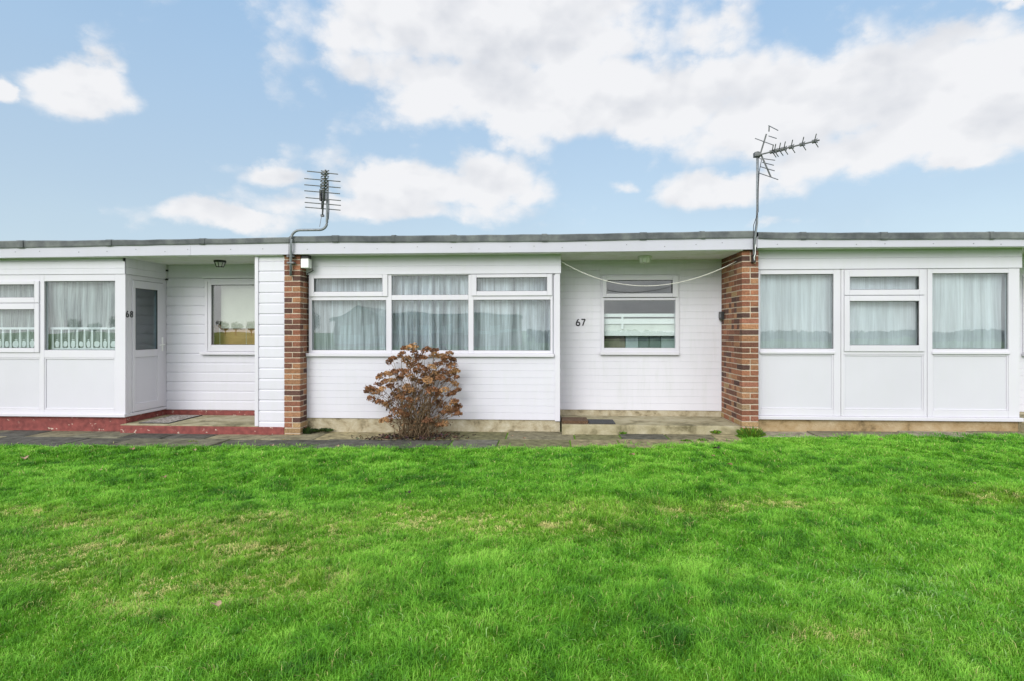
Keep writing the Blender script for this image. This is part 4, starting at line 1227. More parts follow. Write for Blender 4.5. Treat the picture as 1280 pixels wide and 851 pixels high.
# ------------------------------------------------------------------ aerials
def aerial_left():
    Y = -.12
    base = P(363, 338, Y)
    t = thing('tv_aerial', 'television aerial with stacked level rods on a bent grey pole beside the roof edge', 'aerial', base)
    pts = [P(363.5, 345, -.03), P(363.5, 325, -.06), P(363.6, 312, Y), P(364, 299, Y)]
    def arc(c, a0, a1, n, r):
        return [Vector((c.x + r * math.cos(rad(a0 + (a1 - a0) * i / n)), c.y, c.z + r * math.sin(rad(a0 + (a1 - a0) * i / n)))) for i in range(n + 1)]
    z_h = ZZ(385, 288, Y); x_l = XY(364, Y); x_r = XY(408.7, Y)
    pts += arc(Vector((x_l + .12, Y, z_h - .12)), 180, 90, 6, .12)
    pts += arc(Vector((x_r - .10, Y, z_h + .10)), -90, 0, 6, .10)
    pts += [P(409.3, 255, Y), P(409.6, 226, Y)]
    mb = MB(); mb.tube(pts, .0175, 12); mb.build('mast', M['steel'], t, smooth=True)
    br = MB(); 
    for py in (329, 321):
        z = ZZ(363, py, -.05); x = XY(363.5, -.05); br.box(x - .05, x + .05, -.075, -.001, z - .012, z + .012)
    br.build('clamp', M['alu'], t, bevel=.003)
    # boom runs away from the viewer and downwards; rods lie across it
    top, bot = P(407, 213, Y - .45), P(403, 270, Y + .15)
    bm = MB(); bm.tube([top, bot], .011, 8); bm.tube([P(403.5, 262, Y + .1), P(399.5, 284, Y)], .004, 6)
    bm.box(bot.x - .02, bot.x + .02, bot.y - .02, bot.y + .02, bot.z - .015, bot.z + .015)
    bm.build('boom', M['alu'], t)
    ys = [216, 225.2, 233, 240.5, 249, 255, 261]
    L_, R_ = [384, 380.5, 380.5, 380.5, 382, 381, 381.5], [422.5, 425.5, 425.5, 425, 426, 426, 425.5]
    for py, xl, xr in zip(ys, L_, R_):
        u = (py - 213) / 57; Yv = Y - .45 + .6 * u
        a, b = P(xl, py - 1.6, Yv), P(xr, py + 2.2, Yv)
        m = MB(); m.tube([a, b], .0068, 6); m.build('rod', M['alu'], t)
    for i, py in enumerate((215.5, 219.5, 224.5, 229, 233, 237)):
        u = (py - 213) / 57; Yv = Y - .45 + .6 * u
        c = P(406.5 - u * 3.5, py, Yv)
        m = MB()
        for sx, sz in ((1, 1), (1, -1)):
            dv = Vector((.052 * sx, .0, .018 * sz)); m.tube([c - dv, c + dv], .008, 6)
        m.box(c.x - .016, c.x + .016, c.y - .02, c.y + .02, c.z - .014, c.z + .014)
        m.build('director', M['alu'], t)
    d = MB(); a = P(404, 240, Y - .05); d.box(a.x - .035, a.x - .01, Y - .1, Y - .05, a.z - .13, a.z + .02); d.box(a.x + .0, a.x + .03, Y - .08, Y - .03, a.z - .12, a.z + .04); d.tube([P(402, 262, Y), P(402.5, 248, Y)], .009, 6)
    d.build('dipole_box', M['black'], t, bevel=.004)
    cb = MB(); cb.tube([P(404, 252, Y - .05), P(411.5, 250, Y - .05), P(411.5, 262, Y - .03), P(410.6, 275, Y - .02)], .004, 6); cb.tube([P(361.2, 299, Y + .01), P(361, 317, Y + .02), P(360, 340, -.02)], .003, 6); cb.build('cable', M['black'], t, smooth=True)
aerial_left()

def aerial_right():
    Y = -.10
    t = thing('tv_aerial', 'slanting television aerial with crossed directors on a straight pole above the brown pillar', 'aerial', P(943, 325, -.03))
    mb = MB(); mb.tube([P(942.8, 328, -.05), P(942.6, 312, -.075), P(942.8, 305, Y), P(946.2, 278, Y), P(946.6, 240, Y), P(946.9, 190, Y)], .016, 12); mb.build('mast', M['steel'], t, smooth=True)
    cl = MB(); a, b = P(940.2, 328.6, -.05), P(943.6, 319, -.05); cl.box(a.x, b.x, -.09, -.001, a.z, a.z + .022); cl.box(a.x, b.x, -.09, -.001, b.z - .02, b.z); cl.box(a.x + .004, b.x - .004, -.07, -.002, a.z + .022, b.z - .02); cl.build('clamp', M['black'], t, bevel=.003)
    hd = MB(); c = P(945.5, 194, Y); hd.box(c.x - .03, c.x + .05, Y - .04, Y + .04, c.z - .03, c.z + .03); hd.build('mast_clamp', M['alu'], t, bevel=.005)
    b0, b1 = P(947, 194.5, Y - .03), P(1024.5, 175.5, Y - .35)
    bm = MB(); bm.tube([b0, b1], .010, 8); bm.build('boom', M['alu'], t)
    dirv = (b1 - b0).normalized(); side = Vector((dirv.y, -dirv.x, 0)).normalized(); upv = side.cross(dirv).normalized()
    if upv.z < 0: upv = -upv
    for px in (966, 969, 975, 981, 990, 1003.5, 1018.5):
        u = (px - 947) / (1024.5 - 947); c = b0.lerp(b1, u)
        m = MB()
        for s1 in (1, -1):
            for s2 in (1, -1):
                e = c + side * (.10 * s1) + upv * (.055 * s2) + dirv * .03
                m.tube([c + side * .015 * s1, e], .0058, 6)
        m.tube([c - dirv * .03, c + dirv * .03], .024, 8)
        m.build('director', M['alu'], t)
    # V reflector behind the dipole
    rf = MB()
    for (pa, pb, k) in (((951, 191), (958, 168), 0), ((951, 193), (963.5, 221.5), 1)):
        A, B = P(*pa, Y - .02), P(*pb, Y - .06); rf.tube([A, B], .010, 8)
    rf.tube([P(961.2, 165, Y - .05), P(961.5, 158, Y - .06)], .008, 6)
    rf.build('reflector_arm', M['alu'], t)
    for (a, b) in (((944, 173.5), (967, 182)), ((960.8, 157.5), (972.5, 163.5)), ((961, 170.5), (970.5, 173.5)), ((952, 198.5), (968.5, 200.8)), ((953, 203.5), (967, 207)), ((951, 209), (968, 214)), ((949.5, 217), (972.5, 225))):
        m = MB(); m.tube([P(*a, Y + .10), P(*b, Y - .22)], .0058, 6); m.build('rod', M['alu'], t)
    cb = MB(); cb.tube([P(948, 197, Y - .02), P(952, 200, Y - .02), P(949, 215, Y - .02), P(948, 235, Y - .02), P(947.8, 265, Y - .02), P(942, 282, Y - .03), P(941.6, 305, Y - .03), P(943, 315, -.10)], .0045, 6); cb.build('cable', M['black'], t, smooth=True)
    cw = MB(); cw.tube([P(944, 306, -.1), P(944.2, 318, -.09), P(942.5, 322, -.1), P(943.8, 330, -.04)], .006, 6); cw.build('white_cable', M['white_gloss'], t, smooth=True)
aerial_right()

# ------------------------------------------------------------------ dead hydrangea
def hydrangea():
    rr = random.Random(77)
    bx, by = ground_at(519, 549)
    by = -.17; bx = XY(521, by); bz = slope(bx)
    t = thing('hydrangea_bush', 'dead brown hydrangea bush in front of the white bay of number 67', 'shrub', (bx, by, bz))
    # flower head variants
    heads = []
    for k in range(12):
        mb = MB(); q = random.Random(100 + k)
        base = q.choice([(0.36, 0.19, 0.092), (0.27, 0.132, 0.066), (0.42, 0.24, 0.115), (0.22, 0.11, 0.06), (0.52, 0.31, 0.15)])
        R = q.uniform(.052, .072)
        for i in range(80):
            w = q.uniform(0, 6.283); cp = q.uniform(-.35, 1)
            sp = math.sqrt(max(0, 1 - cp * cp))
            d = Vector((sp * math.cos(w), sp * math.sin(w), cp * .72))
            c = d * R * q.uniform(.55, 1.05)
            n = (d + Vector((q.gauss(0, .5), q.gauss(0, .5), q.gauss(0, .5)))).normalized()
            a = n.cross(Vector((q.random(), q.random(), q.random() + .1))).normalized(); b = n.cross(a)
            s_ = q.uniform(.011, .020)
            g = q.uniform(.55, 1.45)
            mb.col = tuple(v * g for v in base)
            cur = n * s_ * .5
            v0 = len(mb.v)
            mb.v += [tuple(c - a * s_), tuple(c - b * s_ * .8 + cur), tuple(c + a * s_), tuple(c + b * s_ * .8 + cur)]; mb._c(4)
            mb.f += [(v0, v0 + 1, v0 + 2), (v0, v0 + 2, v0 + 3)]
        me_o = mb.build('flower_head', M['petal'], None, attr=True)
        heads.append(me_o.data)
        bpy.data.objects.remove(me_o)
    # silhouette in photo pixels: (px, py) head sites read off the photograph, the rest filled in between
    sites = [(505, 435), (515, 434), (533, 437), (543, 438), (562, 441), (543, 443), (566, 449), (491, 448), (502, 443), (508, 449), (518, 441), (524, 446), (530, 447), (552, 445), (558, 447), (487, 451),
             (476, 470), (485, 467), (493, 465), (500, 463), (507, 466), (512, 456), (520, 452), (526, 458), (533, 462), (540, 458), (548, 455), (556, 453), (565, 457), (569, 464), (571, 471), (563, 467), (553, 464), (545, 467), (537, 470), (530, 468), (522, 463), (513, 470),
             (463, 485), (472, 480), (481, 477), (490, 475), (499, 472), (519, 475), (527, 477), (535, 475), (543, 474), (551, 472), (560, 475), (568, 479), (571, 488), (461, 488), (470, 490), (478, 486), (488, 482), (497, 488), (505, 492), (513, 488), (522, 492), (540, 488), (548, 491), (556, 487), (564, 492), (493, 495), (500, 497), (509, 484), (533, 483),
             (464, 498), (474, 502), (481, 505), (487, 503), (568, 502), (572, 508), (567, 503), (538, 505), (545, 502), (553, 505), (560, 511), (569, 513), (573, 517), (509, 508), (516, 510), (503, 516), (496, 514), (512, 500),
             (480, 525), (487, 523), (535, 526), (549, 531), (556, 529), (561, 514), (555, 515), (507, 518)]
    stems = MB()
    hp = []
    for i, (px, py) in enumerate(sites):
        Yv = by + rr.uniform(-.30, .28) * (1.0 if py > 450 else .6)
        p = P(px, py, Yv); hp.append(p)
    for i, p in enumerate(hp):
        o = bpy.data.objects.new('flower_head', heads[i % 12]); COL.objects.link(o)
        o.parent = t; o.location = p - t.location
        o.rotation_euler = (rr.gauss(0, .35), rr.gauss(0, .35), rr.uniform(0, 6.28))
        s_ = rr.uniform(.78, 1.2); o.scale = (s_, s_, s_ * rr.uniform(.8, 1))
    for i, p in enumerate(hp):
        st = Vector((bx + rr.gauss(0, .10), by + rr.gauss(0, .07), bz - .01))
        d = p - st
        m1 = st + Vector((d.x * .22 + rr.gauss(0, .02), d.y * .22, d.z * .38)); m2 = st + Vector((d.x * .62 + rr.gauss(0, .02), d.y * .62, d.z * .74))
        pts = []
        for j in range(7):
            u = j / 6
            q_ = st * ((1 - u) ** 3) + m1 * (3 * u * (1 - u) ** 2) + m2 * (3 * u * u * (1 - u)) + p * (u ** 3)
            pts.append(q_ + Vector((rr.gauss(0, .004), rr.gauss(0, .004), 0)) * (0 if j in (0, 6) else 1))
        stems.tube(pts, rr.uniform(.0045, .0075), 5, .0022)
        if rr.random() < .6:
            j = rr.randint(3, 4); e = pts[j] + Vector((rr.gauss(0, .09), rr.gauss(0, .08), rr.uniform(.04, .14))); stems.tube([pts[j], (pts[j] + e) / 2 + Vector((0, 0, .01)), e], .0028, 4, .0015)
    for i in range(45):
        st = Vector((bx + rr.gauss(0, .12), by + rr.gauss(0, .08), bz - .01)); a = rr.uniform(0, 6.28); L_ = rr.uniform(.2, .6)
        e = st + Vector((math.cos(a) * L_ * .5, math.sin(a) * L_ * .35, L_))
        stems.tube([st, st.lerp(e, .5) + Vector((-.03 * math.cos(a), 0, .03)), e], .0035, 4, .0015)
    stems.build('stem_cluster', M['stem'], t, smooth=True)
    # curled dead leaves still on the stems
    lf = MB()
    for i in range(620):
        p = rr.choice(hp); st = Vector((bx, by, bz)); u = rr.uniform(.04, 1.0) ** .55
        c = st.lerp(p, u) + Vector((rr.gauss(0, .045), rr.gauss(0, .05), rr.gauss(0, .04)))
        if c.z < bz + .04: c.z = bz + .04
        g = rr.uniform(.6, 1.3); lf.col = tuple(v * g for v in rr.choice([(0.24, .125, .062), (.16, .082, .045), (.32, .185, .095), (.11, .06, .036)]))
        n = Vector((rr.gauss(0, 1), rr.gauss(0, 1), rr.gauss(0, 1))).normalized(); a = n.orthogonal().normalized(); b = n.cross(a); s_ = rr.uniform(.014, .032)
        v0 = len(lf.v); lf.v += [tuple(c - a * s_), tuple(c - b * s_ * .5 + n * s_ * .35), tuple(c + a * s_), tuple(c + b * s_ * .5 + n * s_ * .35)]; lf._c(4); lf.f += [(v0, v0 + 1, v0 + 2), (v0, v0 + 2, v0 + 3)]
    lf.build('dead_foliage', M['petal'], t, attr=True)
    # litter round its foot
    lt = MB()
    for i in range(1100):
        x = bx + rr.gauss(-.02, .27); y = by + rr.gauss(-.02, .11); z = slope(x) + rr.uniform(.004, .03) * max(0, 1 - abs(x - bx))
        lt.col = tuple(v * rr.uniform(.6, 1.4) for v in rr.choice([(.10, .065, .045), (.06, .042, .032), (.15, .105, .07), (.05, .035, .025), (.04, .028, .02), (.22, .18, .14)]))
        n = Vector((rr.gauss(0, .5), rr.gauss(0, .5), 1)).normalized(); a = n.orthogonal().normalized(); a = Matrix.Rotation(rr.uniform(0, 6.28), 3, n) @ a; b = n.cross(a); s_ = rr.uniform(.01, .032); c = Vector((x, y, z))
        v0 = len(lt.v); lt.v += [tuple(c - a * s_), tuple(c - b * s_ * .6 + n * s_ * .3), tuple(c + a * s_), tuple(c + b * s_ * .6 + n * s_ * .3)]; lt._c(4); lt.f += [(v0, v0 + 1, v0 + 2), (v0, v0 + 2, v0 + 3)]
    o = lt.build('leaf_litter', M['petal'], None, attr=True); o['kind'] = 'stuff'
hydrangea()

# ------------------------------------------------------------------ weeds, moss, fallen leaves
def weed(label, px, py, Y, n, r, hgt, cols, seed, name='weed_clump'):
    q = random.Random(seed)
    x0 = XY(px, Y); z0 = ZZ(px, py, Y)
    t = thing(name, label, 'weed', (x0, Y, z0))
    mb = MB()
    for i in range(n):
        a = q.uniform(0, 6.283); rr = r * math.sqrt(q.random())
        p0 = Vector((x0 + rr * math.cos(a) * .5, Y + rr * math.sin(a) * .25, z0 - .01))
        tip = Vector((x0 + rr * math.cos(a), Y + rr * math.sin(a) * .5, z0 + hgt * q.uniform(.25, 1) * (1 - .5 * (rr / r) ** 2)))
        d = (tip - p0); sd = d.cross(Vector((q.gauss(0, 1), q.gauss(0, 1), .2))).normalized() * q.uniform(.005, .012)
        m = p0.lerp(tip, .55) + Vector((0, 0, .012))
        mb.col = tuple(v * q.uniform(.7, 1.35) for v in q.choice(cols))
        v0 = len(mb.v); mb.v += [tuple(p0), tuple(m - sd), tuple(tip), tuple(m + sd)]; mb._c(4); mb.f += [(v0, v0 + 1, v0 + 2), (v0, v0 + 2, v0 + 3)]
    mb.build('foliage', M['leaf'], t, attr=True)
    return t
G1 = [(.10, .20, .02), (.15, .26, .03), (.07, .15, .015)]; G2 = [(.03, .055, .012), (.045, .08, .015), (.02, .035, .01)]
weed('bright green weeds at the foot of the brown brick pillar', 939, 545, -.12, 420, .21, .16, G1, 1)
weed('dark mossy weeds in the corner beside the narrow red brick pillar', 384, 541, .1, 200, .10, .13, G2, 2)
weed('dark low moss along the foot of the plinth left of the hydrangea', 402, 538, .18, 160, .2, .05, G2, 3)
weed('small grass weed against the right end of the porch step of number 67', 895, 540.5, .02, 90, .09, .05, G1, 4)
weed('yellow green moss tuft on the paving before the narrow red brick pillar', 357, 551, -.35, 120, .11, .03, [(.28, .27, .03), (.22, .23, .03)], 5)
weed('tiny weed under the middle of the porch step of number 67', 779, 541.5, .01, 60, .06, .035, G1, 6)
weed('weed in a paving joint before the right half of the porch step', 878, 552, -.42, 90, .09, .06, G1, 7)
weed('weed in a paving joint in front of the middle of the porch', 857, 552, -.45, 70, .08, .05, G1, 8)
weed('weed tuft at the lawn edge in front of the grey mat of number 68', 240, 553, -.55, 80, .1, .04, [(.2, .22, .04), (.14, .2, .03)], 9)

def fallen_leaves():
    q = random.Random(5)
    pts = [(30, 574, .05), (165, 563, .035), (243, 565, .03), (205, 600, .03), (510, 621, .028), (790, 571, .03), (896, 564, .045), (912, 585, .03), (340, 559, .03), (421, 560, .03), (125, 590, .02), (1100, 552, .03), (1218, 608, .015), (891, 574, .022), (270, 765, .03), (655, 548, .02), (640, 545, .02)]
    for (px, py, s_) in pts:
        x, y = ground_at(px, py); z = float(gheight(np.array([x]), np.array([y]))[0]) + .045
        if py < 556 and px < 1000: z = slope(x) + .012
        mb = MB(); n = 9
        c0 = q.choice([(.34, .20, .13), (.26, .14, .08), (.42, .29, .20)]) if px not in (510, 896) else (.05, .045, .03)
        mb.col = c0
        for k in range(n):
            w = 6.283 * k / n; r_ = s_ * (.55 + .45 * abs(math.cos(w))) * q.uniform(.8, 1.15)
            mb.v.append((x + r_ * math.cos(w), y + r_ * math.sin(w) * .8, z + .35 * s_ * math.sin(2 * w) + q.uniform(0, .006))); mb._c(1)
        mb.v.append((x, y, z)); mb._c(1)
        for k in range(n): mb.f.append((k, (k + 1) % n, n))
        t = mb.build('fallen_leaf', M['leaf'], None, attr=True)
        # move the origin onto the leaf
        for v in t.data.vertices: v.co -= Vector((x, y, z))
        t.location = (x, y, z)
        if px in (510, 896): lab = 'dark withered leaf lying on the green lawn'
        else: lab = 'small dry brown leaf fallen on the lawn or the paving'
        tag(t, lab, 'leaf', 'fallen leaves on the lawn and paving' if px not in (510, 896) else 'dark withered leaves on the lawn')
fallen_leaves()

# ------------------------------------------------------------------ what stands behind the camera and is seen in the panes
def opposite():
    Yb = -50.0
    # gabled bungalow
    t = thing('brick_bungalow', 'brick bungalow with a shallow gable, mirrored in the bay window of number 67', 'bungalow', (-19.5, Yb, 0))
    def house_block(t, x0, x1, y0, y1, he, hr, gable):
        mb = MB(); mb.box(x0, x1, y0, y1, -.2, he)
        if gable:
            xm_ = (x0 + x1) / 2; n = len(mb.v); mb.v += [(x0, y1, he), (x1, y1, he), (xm_, y1, hr), (x0, y0, he), (x1, y0, he), (xm_, y0, hr)]; mb._c(6); mb.f += [(n, n + 1, n + 2), (n + 3, n + 5, n + 4)]
        mb.build('wall', M['opposite_brick'], t)
        r = MB()
        if gable:
            e = .35
            for sx in (-1, 1):
                xe = (x0 - e) if sx < 0 else (x1 + e); ze = he - e * (hr - he) / ((x1 - x0) / 2)
                r.quad((xe, y0 - .2, ze + .03), (xe, y1 + .2, ze + .03), (xm_, y1 + .2, hr + .05), (xm_, y0 - .2, hr + .05)); r.quad((xe, y1 + .22, ze - .15), (xe, y1 + .22, ze + .03), (xm_, y1 + .22, hr + .05), (xm_, y1 + .22, hr - .15))
        else:
            r.box(x0 - .2, x1 + .2, y0, y1 + .4, he, he + .22)
        r.build('roof', M['opposite_roof'], t)
        w = MB(); x = x0 + .6
        while x < x1 - 1.6:
            w.box(x, x + 1.3, y1, y1 + .05, .95, 2.0); x += 2.4
        w.build('window', M['white_gloss'], t)
        b = MB(); b.box(x0, x1, y1, y1 + .06, .2, .9) if gable else b.box(x0, x1, y1 + .0, y1 + .08, 1.15, 1.45); b.build('white_band', M['white_gloss'], t)
    house_block(t, -22.3, -17.0, Yb - 8, Yb, 2.7, 4.0, True)
    t2 = thing('long_bungalow', 'long flat roofed brick terrace mirrored in the bay window of number 67', 'bungalow', (-9, Yb, 0))
    house_block(t2, -16.4, -3.0, Yb - 8, Yb, 3.0, 3, False)
    h = MB(); q = random.Random(3)
    t3 = thing('field_hedge', 'far dark hedge beyond the lawn, mirrored in the right hand windows', 'hedge', (22, -75, 0))
    for i in range(2200):
        x = q.uniform(-3, 75); z = q.uniform(.1, 1.25); y = -75 + q.gauss(0, .6); h.col = tuple(v * q.uniform(.6, 1.3) for v in (.045, .06, .025)); s_ = q.uniform(.2, .38); n = Vector((q.gauss(0, .5), 1, q.gauss(0, .5))).normalized(); a = n.orthogonal().normalized() * s_; b = n.cross(a); c = Vector((x, y, z)); h.quad(c - a, c - b, c + a, c + b)
    h.build('foliage', M['leaf'], t3, attr=True)
    for k in range(13):
        x, y, hh = -122 + k * 5.0 + q.uniform(-1, 1), -135 + q.uniform(-4, 4), q.uniform(3.6, 6.0)
        tt = thing('bare_tree', 'bare brown tree in the far row mirrored in the porch window of number 68', 'tree', (x, y, 0), 'bare trees beyond the lawn')
        tr = MB(); tr.tube([(x, y, 0), (x + .1, y, hh * .3), (x, y, hh * .6)], .22, 8, .1)
        for j in range(26):
            z0 = hh * q.uniform(.25, .6); a = q.uniform(0, 6.28); L_ = hh * q.uniform(.2, .42); tr.tube([(x, y, z0), (x + math.cos(a) * L_ * .5, y + math.sin(a) * L_ * .5, z0 + L_ * .45), (x + math.cos(a) * L_ * .8, y + math.sin(a) * L_ * .8, z0 + L_)], .07, 5, .02)
        tr.build('trunk', M['bark'], tt)
        cr = MB()
        for j in range(420):
            v = Vector((q.gauss(0, 1), q.gauss(0, 1), q.gauss(0, 1))).normalized() * (q.random() ** .4); c = Vector((x + v.x * hh * .36, y + v.y * hh * .36, hh * .65 + v.z * hh * .34)); cr.col = tuple(w * q.uniform(.6, 1.4) for w in (.13, .10, .06)); n = Vector((q.gauss(0, 1), q.gauss(0, 1), q.gauss(0, 1))).normalized(); a = n.orthogonal().normalized() * .2; b = n.cross(a).normalized() * .13; cr.quad(c - a, c - b, c + a, c + b)
        cr.build('crown', M['leaf'], tt, attr=True)
opposite()

# ------------------------------------------------------------------ sky
SUN_EL, SUN_AZ = 25.0, -158.0   # azimuth measured from +Y (into the facade) clockwise; behind the camera, slightly left
def world():
    w = bpy.data.worlds.new('World'); sc.world = w; w.use_nodes = True
    nt = w.node_tree; nt.nodes.clear(); L = nt.links.new
    out = N(nt, 'ShaderNodeOutputWorld'); bg = N(nt, 'ShaderNodeBackground', in_Strength=0.10); L(bg.outputs[0], out.inputs[0])
    sky = N(nt, 'ShaderNodeTexSky'); sky.sky_type = 'NISHITA'; sky.sun_disc = False
    sky.sun_elevation = rad(SUN_EL); sky.sun_rotation = rad(SUN_AZ); sky.air_density = 1.0; sky.dust_density = 0.6; sky.ozone_density = 1.6; sky.altitude = 0
    tc = N(nt, 'ShaderNodeTexCoord')
    def math_(op, a, b=None, c=None):
        n = N(nt, 'ShaderNodeMath', operation=op)
        for i, s in enumerate((a, b, c)):
            if s is None: continue
            if isinstance(s, (int, float)): n.inputs[i].default_value = s
            else: L(s, n.inputs[i])
        return n.outputs[0]
    sx = N(nt, 'ShaderNodeSeparateXYZ'); L(tc.outputs['Generated'], sx.inputs[0])
    az = math_('ARCTAN2', sx.outputs[0], sx.outputs[1]); azn = math_('ARCSINE', math_('SINE', az)); el = math_('ARCSINE', sx.outputs[2])
    # cloud banks given by bearing and height in the sky, broken up by warped noise
    cv = N(nt, 'ShaderNodeCombineXYZ'); L(azn, cv.inputs[0]); L(math_('MULTIPLY', el, 1.5), cv.inputs[1])
    nW = N(nt, 'ShaderNodeTexNoise', noise_dimensions='2D', in_Scale=5.0, in_Detail=6, in_Roughness=0.6); L(cv.outputs[0], nW.inputs['Vector'])
    sW = N(nt, 'ShaderNodeSeparateColor'); L(nW.outputs['Color'], sW.inputs[0])
    azw = math_('ADD', az, math_('MULTIPLY', math_('SUBTRACT', sW.outputs[0], .5), .11))
    elw = math_('ADD', el, math_('MULTIPLY', math_('SUBTRACT', sW.outputs[1], .5), .08))
    def dirof(px, py):
        t = (px - 640) / F; v = (HOR - py) / F
        x = t * CT - ST; y = t * ST + CT
        return math.atan2(x, y), math.atan2(v, math.hypot(x, y)), 1 / (1 + t * t)
    BL = [(103, 112, 60, 33, 1.1), (4, 104, 22, 17, .95),
          (620, 25, 235, 78, 1.0), (455, 98, 78, 32, .75), (640, 110, 240, 48, 1.0), (800, 130, 190, 50, 1.0), (420, 50, 70, 45, .5), (880, 35, 80, 40, .62), (560, 15, 170, 45, .9),
          (960, 135, 125, 70, 1.0), (1130, 110, 150, 62, 1.0), (1245, 115, 120, 80, 1.1), (1090, 180, 190, 38, .9), (1215, 195, 70, 20, .9), (1265, 4, 45, 12, .8), (1180, 62, 130, 30, .85), (1420, 120, 140, 90, 1),
          (520, 232, 130, 34, 1.0), (605, 222, 74, 42, 1.0), (350, 218, 70, 18, .7), (265, 270, 105, 20, .85), (470, 262, 200, 22, .8),
          (905, 238, 92, 32, .95), (960, 283, 60, 12, .6), (770, 226, 24, 12, .55), (630, 170, 40, 14, .55), (700, 285, 60, 10, .35),
          (-250, 120, 160, 60, 1), (-420, 60, 160, 60, 1), (1700, 150, 200, 80, 1)]
    acc = None
    for (px, py, rx, ry, wgt) in BL:
        a0, e0, k = dirof(px, py)
        da = math_('DIVIDE', math_('SUBTRACT', azw, a0), rx / F * (k ** .9)); de = math_('DIVIDE', math_('SUBTRACT', elw, e0), ry / F * (k ** .5) * 1.0)
        d2 = math_('ADD', math_('MULTIPLY', da, da), math_('MULTIPLY', de, de))
        g = math_('MULTIPLY', math_('EXPONENT', math_('MULTIPLY', d2, -.95)), wgt)
        acc = g if acc is None else math_('MAXIMUM', acc, g)
    # behind the camera: broken cloud all over
    nB = N(nt, 'ShaderNodeTexNoise', in_Scale=2.2, in_Detail=6); L(tc.outputs['Generated'], nB.inputs['Vector'])
    back = N(nt, 'ShaderNodeMapRange', in_1=.25, in_2=-.2, in_3=0, in_4=1); L(sx.outputs[1], back.inputs[0])
    upm = N(nt, 'ShaderNodeMapRange', in_1=.62, in_2=.85, in_3=0, in_4=1); L(sx.outputs[2], upm.inputs[0])
    bm = math_('MAXIMUM', back.outputs[0], upm.outputs[0])
    gb = math_('MULTIPLY', bm, math_('ADD', math_('MULTIPLY', nB.outputs['Fac'], 0.8), .55))
    acc = math_('MAXIMUM', acc, gb)
    nD = N(nt, 'ShaderNodeTexNoise', noise_dimensions='2D', in_Scale=9.0, in_Detail=9, in_Roughness=0.62); L(cv.outputs[0], nD.inputs['Vector'])
    # rounded billows of a few sizes give the cumulus outline
    def billow(vec):
        tot = None
        for scl, amp in ((7.5, .60), (17.0, .28), (42.0, .12)):
            v = N(nt, 'ShaderNodeTexVoronoi', in_Scale=scl); v.voronoi_dimensions = '2D'; v.feature = 'SMOOTH_F1'; v.inputs['Smoothness'].default_value = .35; L(vec, v.inputs['Vector'])
            b_ = math_('MULTIPLY', math_('SUBTRACT', .55, v.outputs['Distance']), amp)
            tot = b_ if tot is None else math_('ADD', tot, b_)
        return tot
    cw = N(nt, 'ShaderNodeCombineXYZ'); L(math_('ADD', azn, math_('MULTIPLY', math_('SUBTRACT', nD.outputs['Fac'], .5), .05)), cw.inputs[0]); L(math_('MULTIPLY', el, 1.35), cw.inputs[1])
    cu_ = N(nt, 'ShaderNodeVectorMath', operation='ADD'); cu_.inputs[1].default_value = (-.010, .045, 0); L(cw.outputs[0], cu_.inputs[0])
    b0_ = billow(cw.outputs[0]); b1_ = billow(cu_.outputs[0])
    dens = math_('ADD', math_('ADD', acc, math_('MULTIPLY', math_('SUBTRACT', nD.outputs['Fac'], .5), .70)), math_('MULTIPLY', math_('SUBTRACT', b0_, .10), .75))
    relief = math_('SUBTRACT', b0_, b1_)
    mask = N(nt, 'ShaderNodeMapRange', in_1=.24, in_2=.68, in_3=0, in_4=1, interpolation_type='SMOOTHSTEP'); L(dens, mask.inputs[0])
    # thin high veil
    nV = N(nt, 'ShaderNodeTexNoise', noise_dimensions='2D', in_Scale=2.6, in_Detail=5); L(cv.outputs[0], nV.inputs['Vector'])
    veil = N(nt, 'ShaderNodeMapRange', in_1=.4, in_2=.75, in_3=0, in_4=.22); L(nV.outputs['Fac'], veil.inputs[0])
    low = N(nt, 'ShaderNodeMapRange', in_1=.02, in_2=.5, in_3=.72, in_4=.0); L(el, low.inputs[0])
    # body of the cloud: bright tops, greyer thick middles
    nS = N(nt, 'ShaderNodeTexNoise', noise_dimensions='2D', in_Scale=5.0, in_Detail=7, in_Roughness=0.55)
    cv2 = N(nt, 'ShaderNodeCombineXYZ'); L(azn, cv2.inputs[0]); L(math_('ADD', math_('MULTIPLY', el, 2.2), .06), cv2.inputs[1]); L(cv2.outputs[0], nS.inputs['Vector'])
    thick = N(nt, 'ShaderNodeMapRange', in_1=.55, in_2=1.25, in_3=0, in_4=.75); L(dens, thick.inputs[0])
    shd = math_('MAXIMUM', 0.0, math_('MINIMUM', 1.0, math_('SUBTRACT', math_('MULTIPLY', thick.outputs[0], N_out(nt, nS, L)), math_('MULTIPLY', relief, 1.7))))
    cr = N(nt, 'ShaderNodeMix', data_type='RGBA'); L(shd, cr.inputs[0])
    E_ = 10.0 / 2 ** EXPO
    cr.inputs[6].default_value = (.92 * E_, .92 * E_, .935 * E_, 1); cr.inputs[7].default_value = (.68 * E_, .70 * E_, .75 * E_, 1)
    # clouds on the sun's side brightened out of view, as added fill for eaves
    rb = N(nt, 'ShaderNodeMapRange', in_1=.15, in_2=-.6, in_3=1.0, in_4=REAR_FILL); L(sx.outputs[1], rb.inputs[0])
    crb = N(nt, 'ShaderNodeVectorMath', operation='SCALE'); L(cr.outputs[2], crb.inputs[0]); L(rb.outputs[0], crb.inputs['Scale'])
    # blue of the sky
    gain = N(nt, 'ShaderNodeMix', data_type='RGBA', blend_type='MULTIPLY'); gain.inputs[0].default_value = 1; L(sky.outputs[0], gain.inputs[6]); gain.inputs[7].default_value = SKY_GAIN
    E = 10.0 / 2 ** EXPO
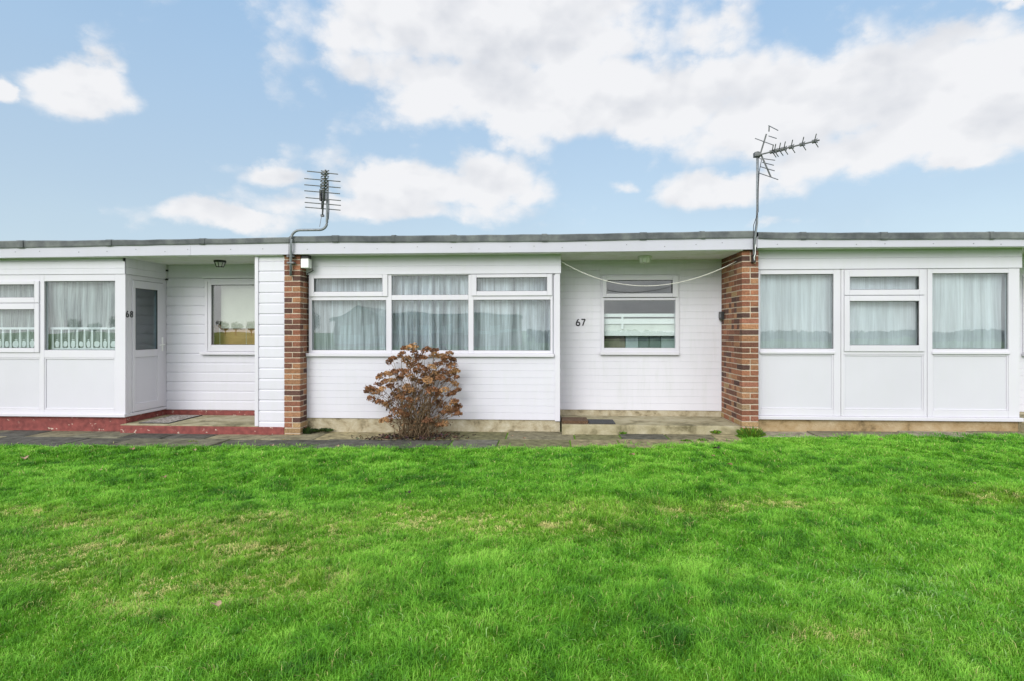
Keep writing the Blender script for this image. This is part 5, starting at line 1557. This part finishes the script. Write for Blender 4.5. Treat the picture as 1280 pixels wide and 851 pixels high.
    elr_ = N(nt, 'ShaderNodeMapRange', in_1=.16, in_2=.52, in_3=0, in_4=1); L(el, elr_.inputs[0])
    pal = N(nt, 'ShaderNodeMix', data_type='RGBA'); L(elr_.outputs[0], pal.inputs[0]); pal.inputs[6].default_value = (.50 * E, .64 * E, .78 * E, 1); pal.inputs[7].default_value = (.37 * E, .575 * E, .84 * E, 1)
    hz = N(nt, 'ShaderNodeMix', data_type='RGBA'); L(math_('ADD', math_('MULTIPLY', veil.outputs[0], .5), .78), hz.inputs[0]); L(gain.outputs[2], hz.inputs[6]); L(pal.outputs[2], hz.inputs[7])
    fin = N(nt, 'ShaderNodeMix', data_type='RGBA'); L(math_('MULTIPLY', mask.outputs[0], .95), fin.inputs[0]); L(hz.outputs[2], fin.inputs[6]); L(crb.outputs[0], fin.inputs[7])
    L(fin.outputs[2], bg.inputs[0])
    w.cycles.sampling_method = 'MANUAL'; w.cycles.sample_map_resolution = 512
def N_out(nt, n, L):
    r = nt.nodes.new('ShaderNodeMapRange'); r.inputs[1].default_value = .36; r.inputs[2].default_value = .66; r.inputs[3].default_value = 0; r.inputs[4].default_value = 1
    L(n.outputs['Fac'], r.inputs[0]); return r.outputs[0]
EXPO = 0.85
REAR_FILL = 2.0
SKY_GAIN = (1.35, 1.18, 1.0, 1)
world()

# ------------------------------------------------------------------ sun, camera, view
su = bpy.data.lights.new('sun', 'SUN'); su.energy = 1.2; su.angle = rad(30); su.color = (1.0, 0.975, 0.95)
so = bpy.data.objects.new('sun', su); COL.objects.link(so)
azr, elr = rad(SUN_AZ), rad(SUN_EL)
dirv = Vector((math.sin(azr) * math.cos(elr), math.cos(azr) * math.cos(elr), math.sin(elr)))
so.rotation_euler = dirv.to_track_quat('Z', 'Y').to_euler()

cam = bpy.data.cameras.new('camera'); cam.sensor_width = 36.0; cam.lens = 36.0 * F / 1280.0
cam.shift_y = -(425.5 - HOR) / 1280.0; cam.clip_end = 2000; cam.clip_start = .05
co = bpy.data.objects.new('camera', cam); COL.objects.link(co)
co.location = (0, -D0, CZ); co.rotation_euler = (rad(90), 0, TH)
sc.camera = co

vs = sc.view_settings
sc.display_settings.display_device = 'sRGB'
vs.view_transform = 'Standard'; vs.look = 'None'; vs.gamma = 1.0; vs.exposure = EXPO; vs.use_curve_mapping = False
sc.cycles.max_bounces = 8; sc.cycles.diffuse_bounces = 4; sc.cycles.transparent_max_bounces = 16; sc.cycles.glossy_bounces = 4
sc.cycles.use_denoising = True
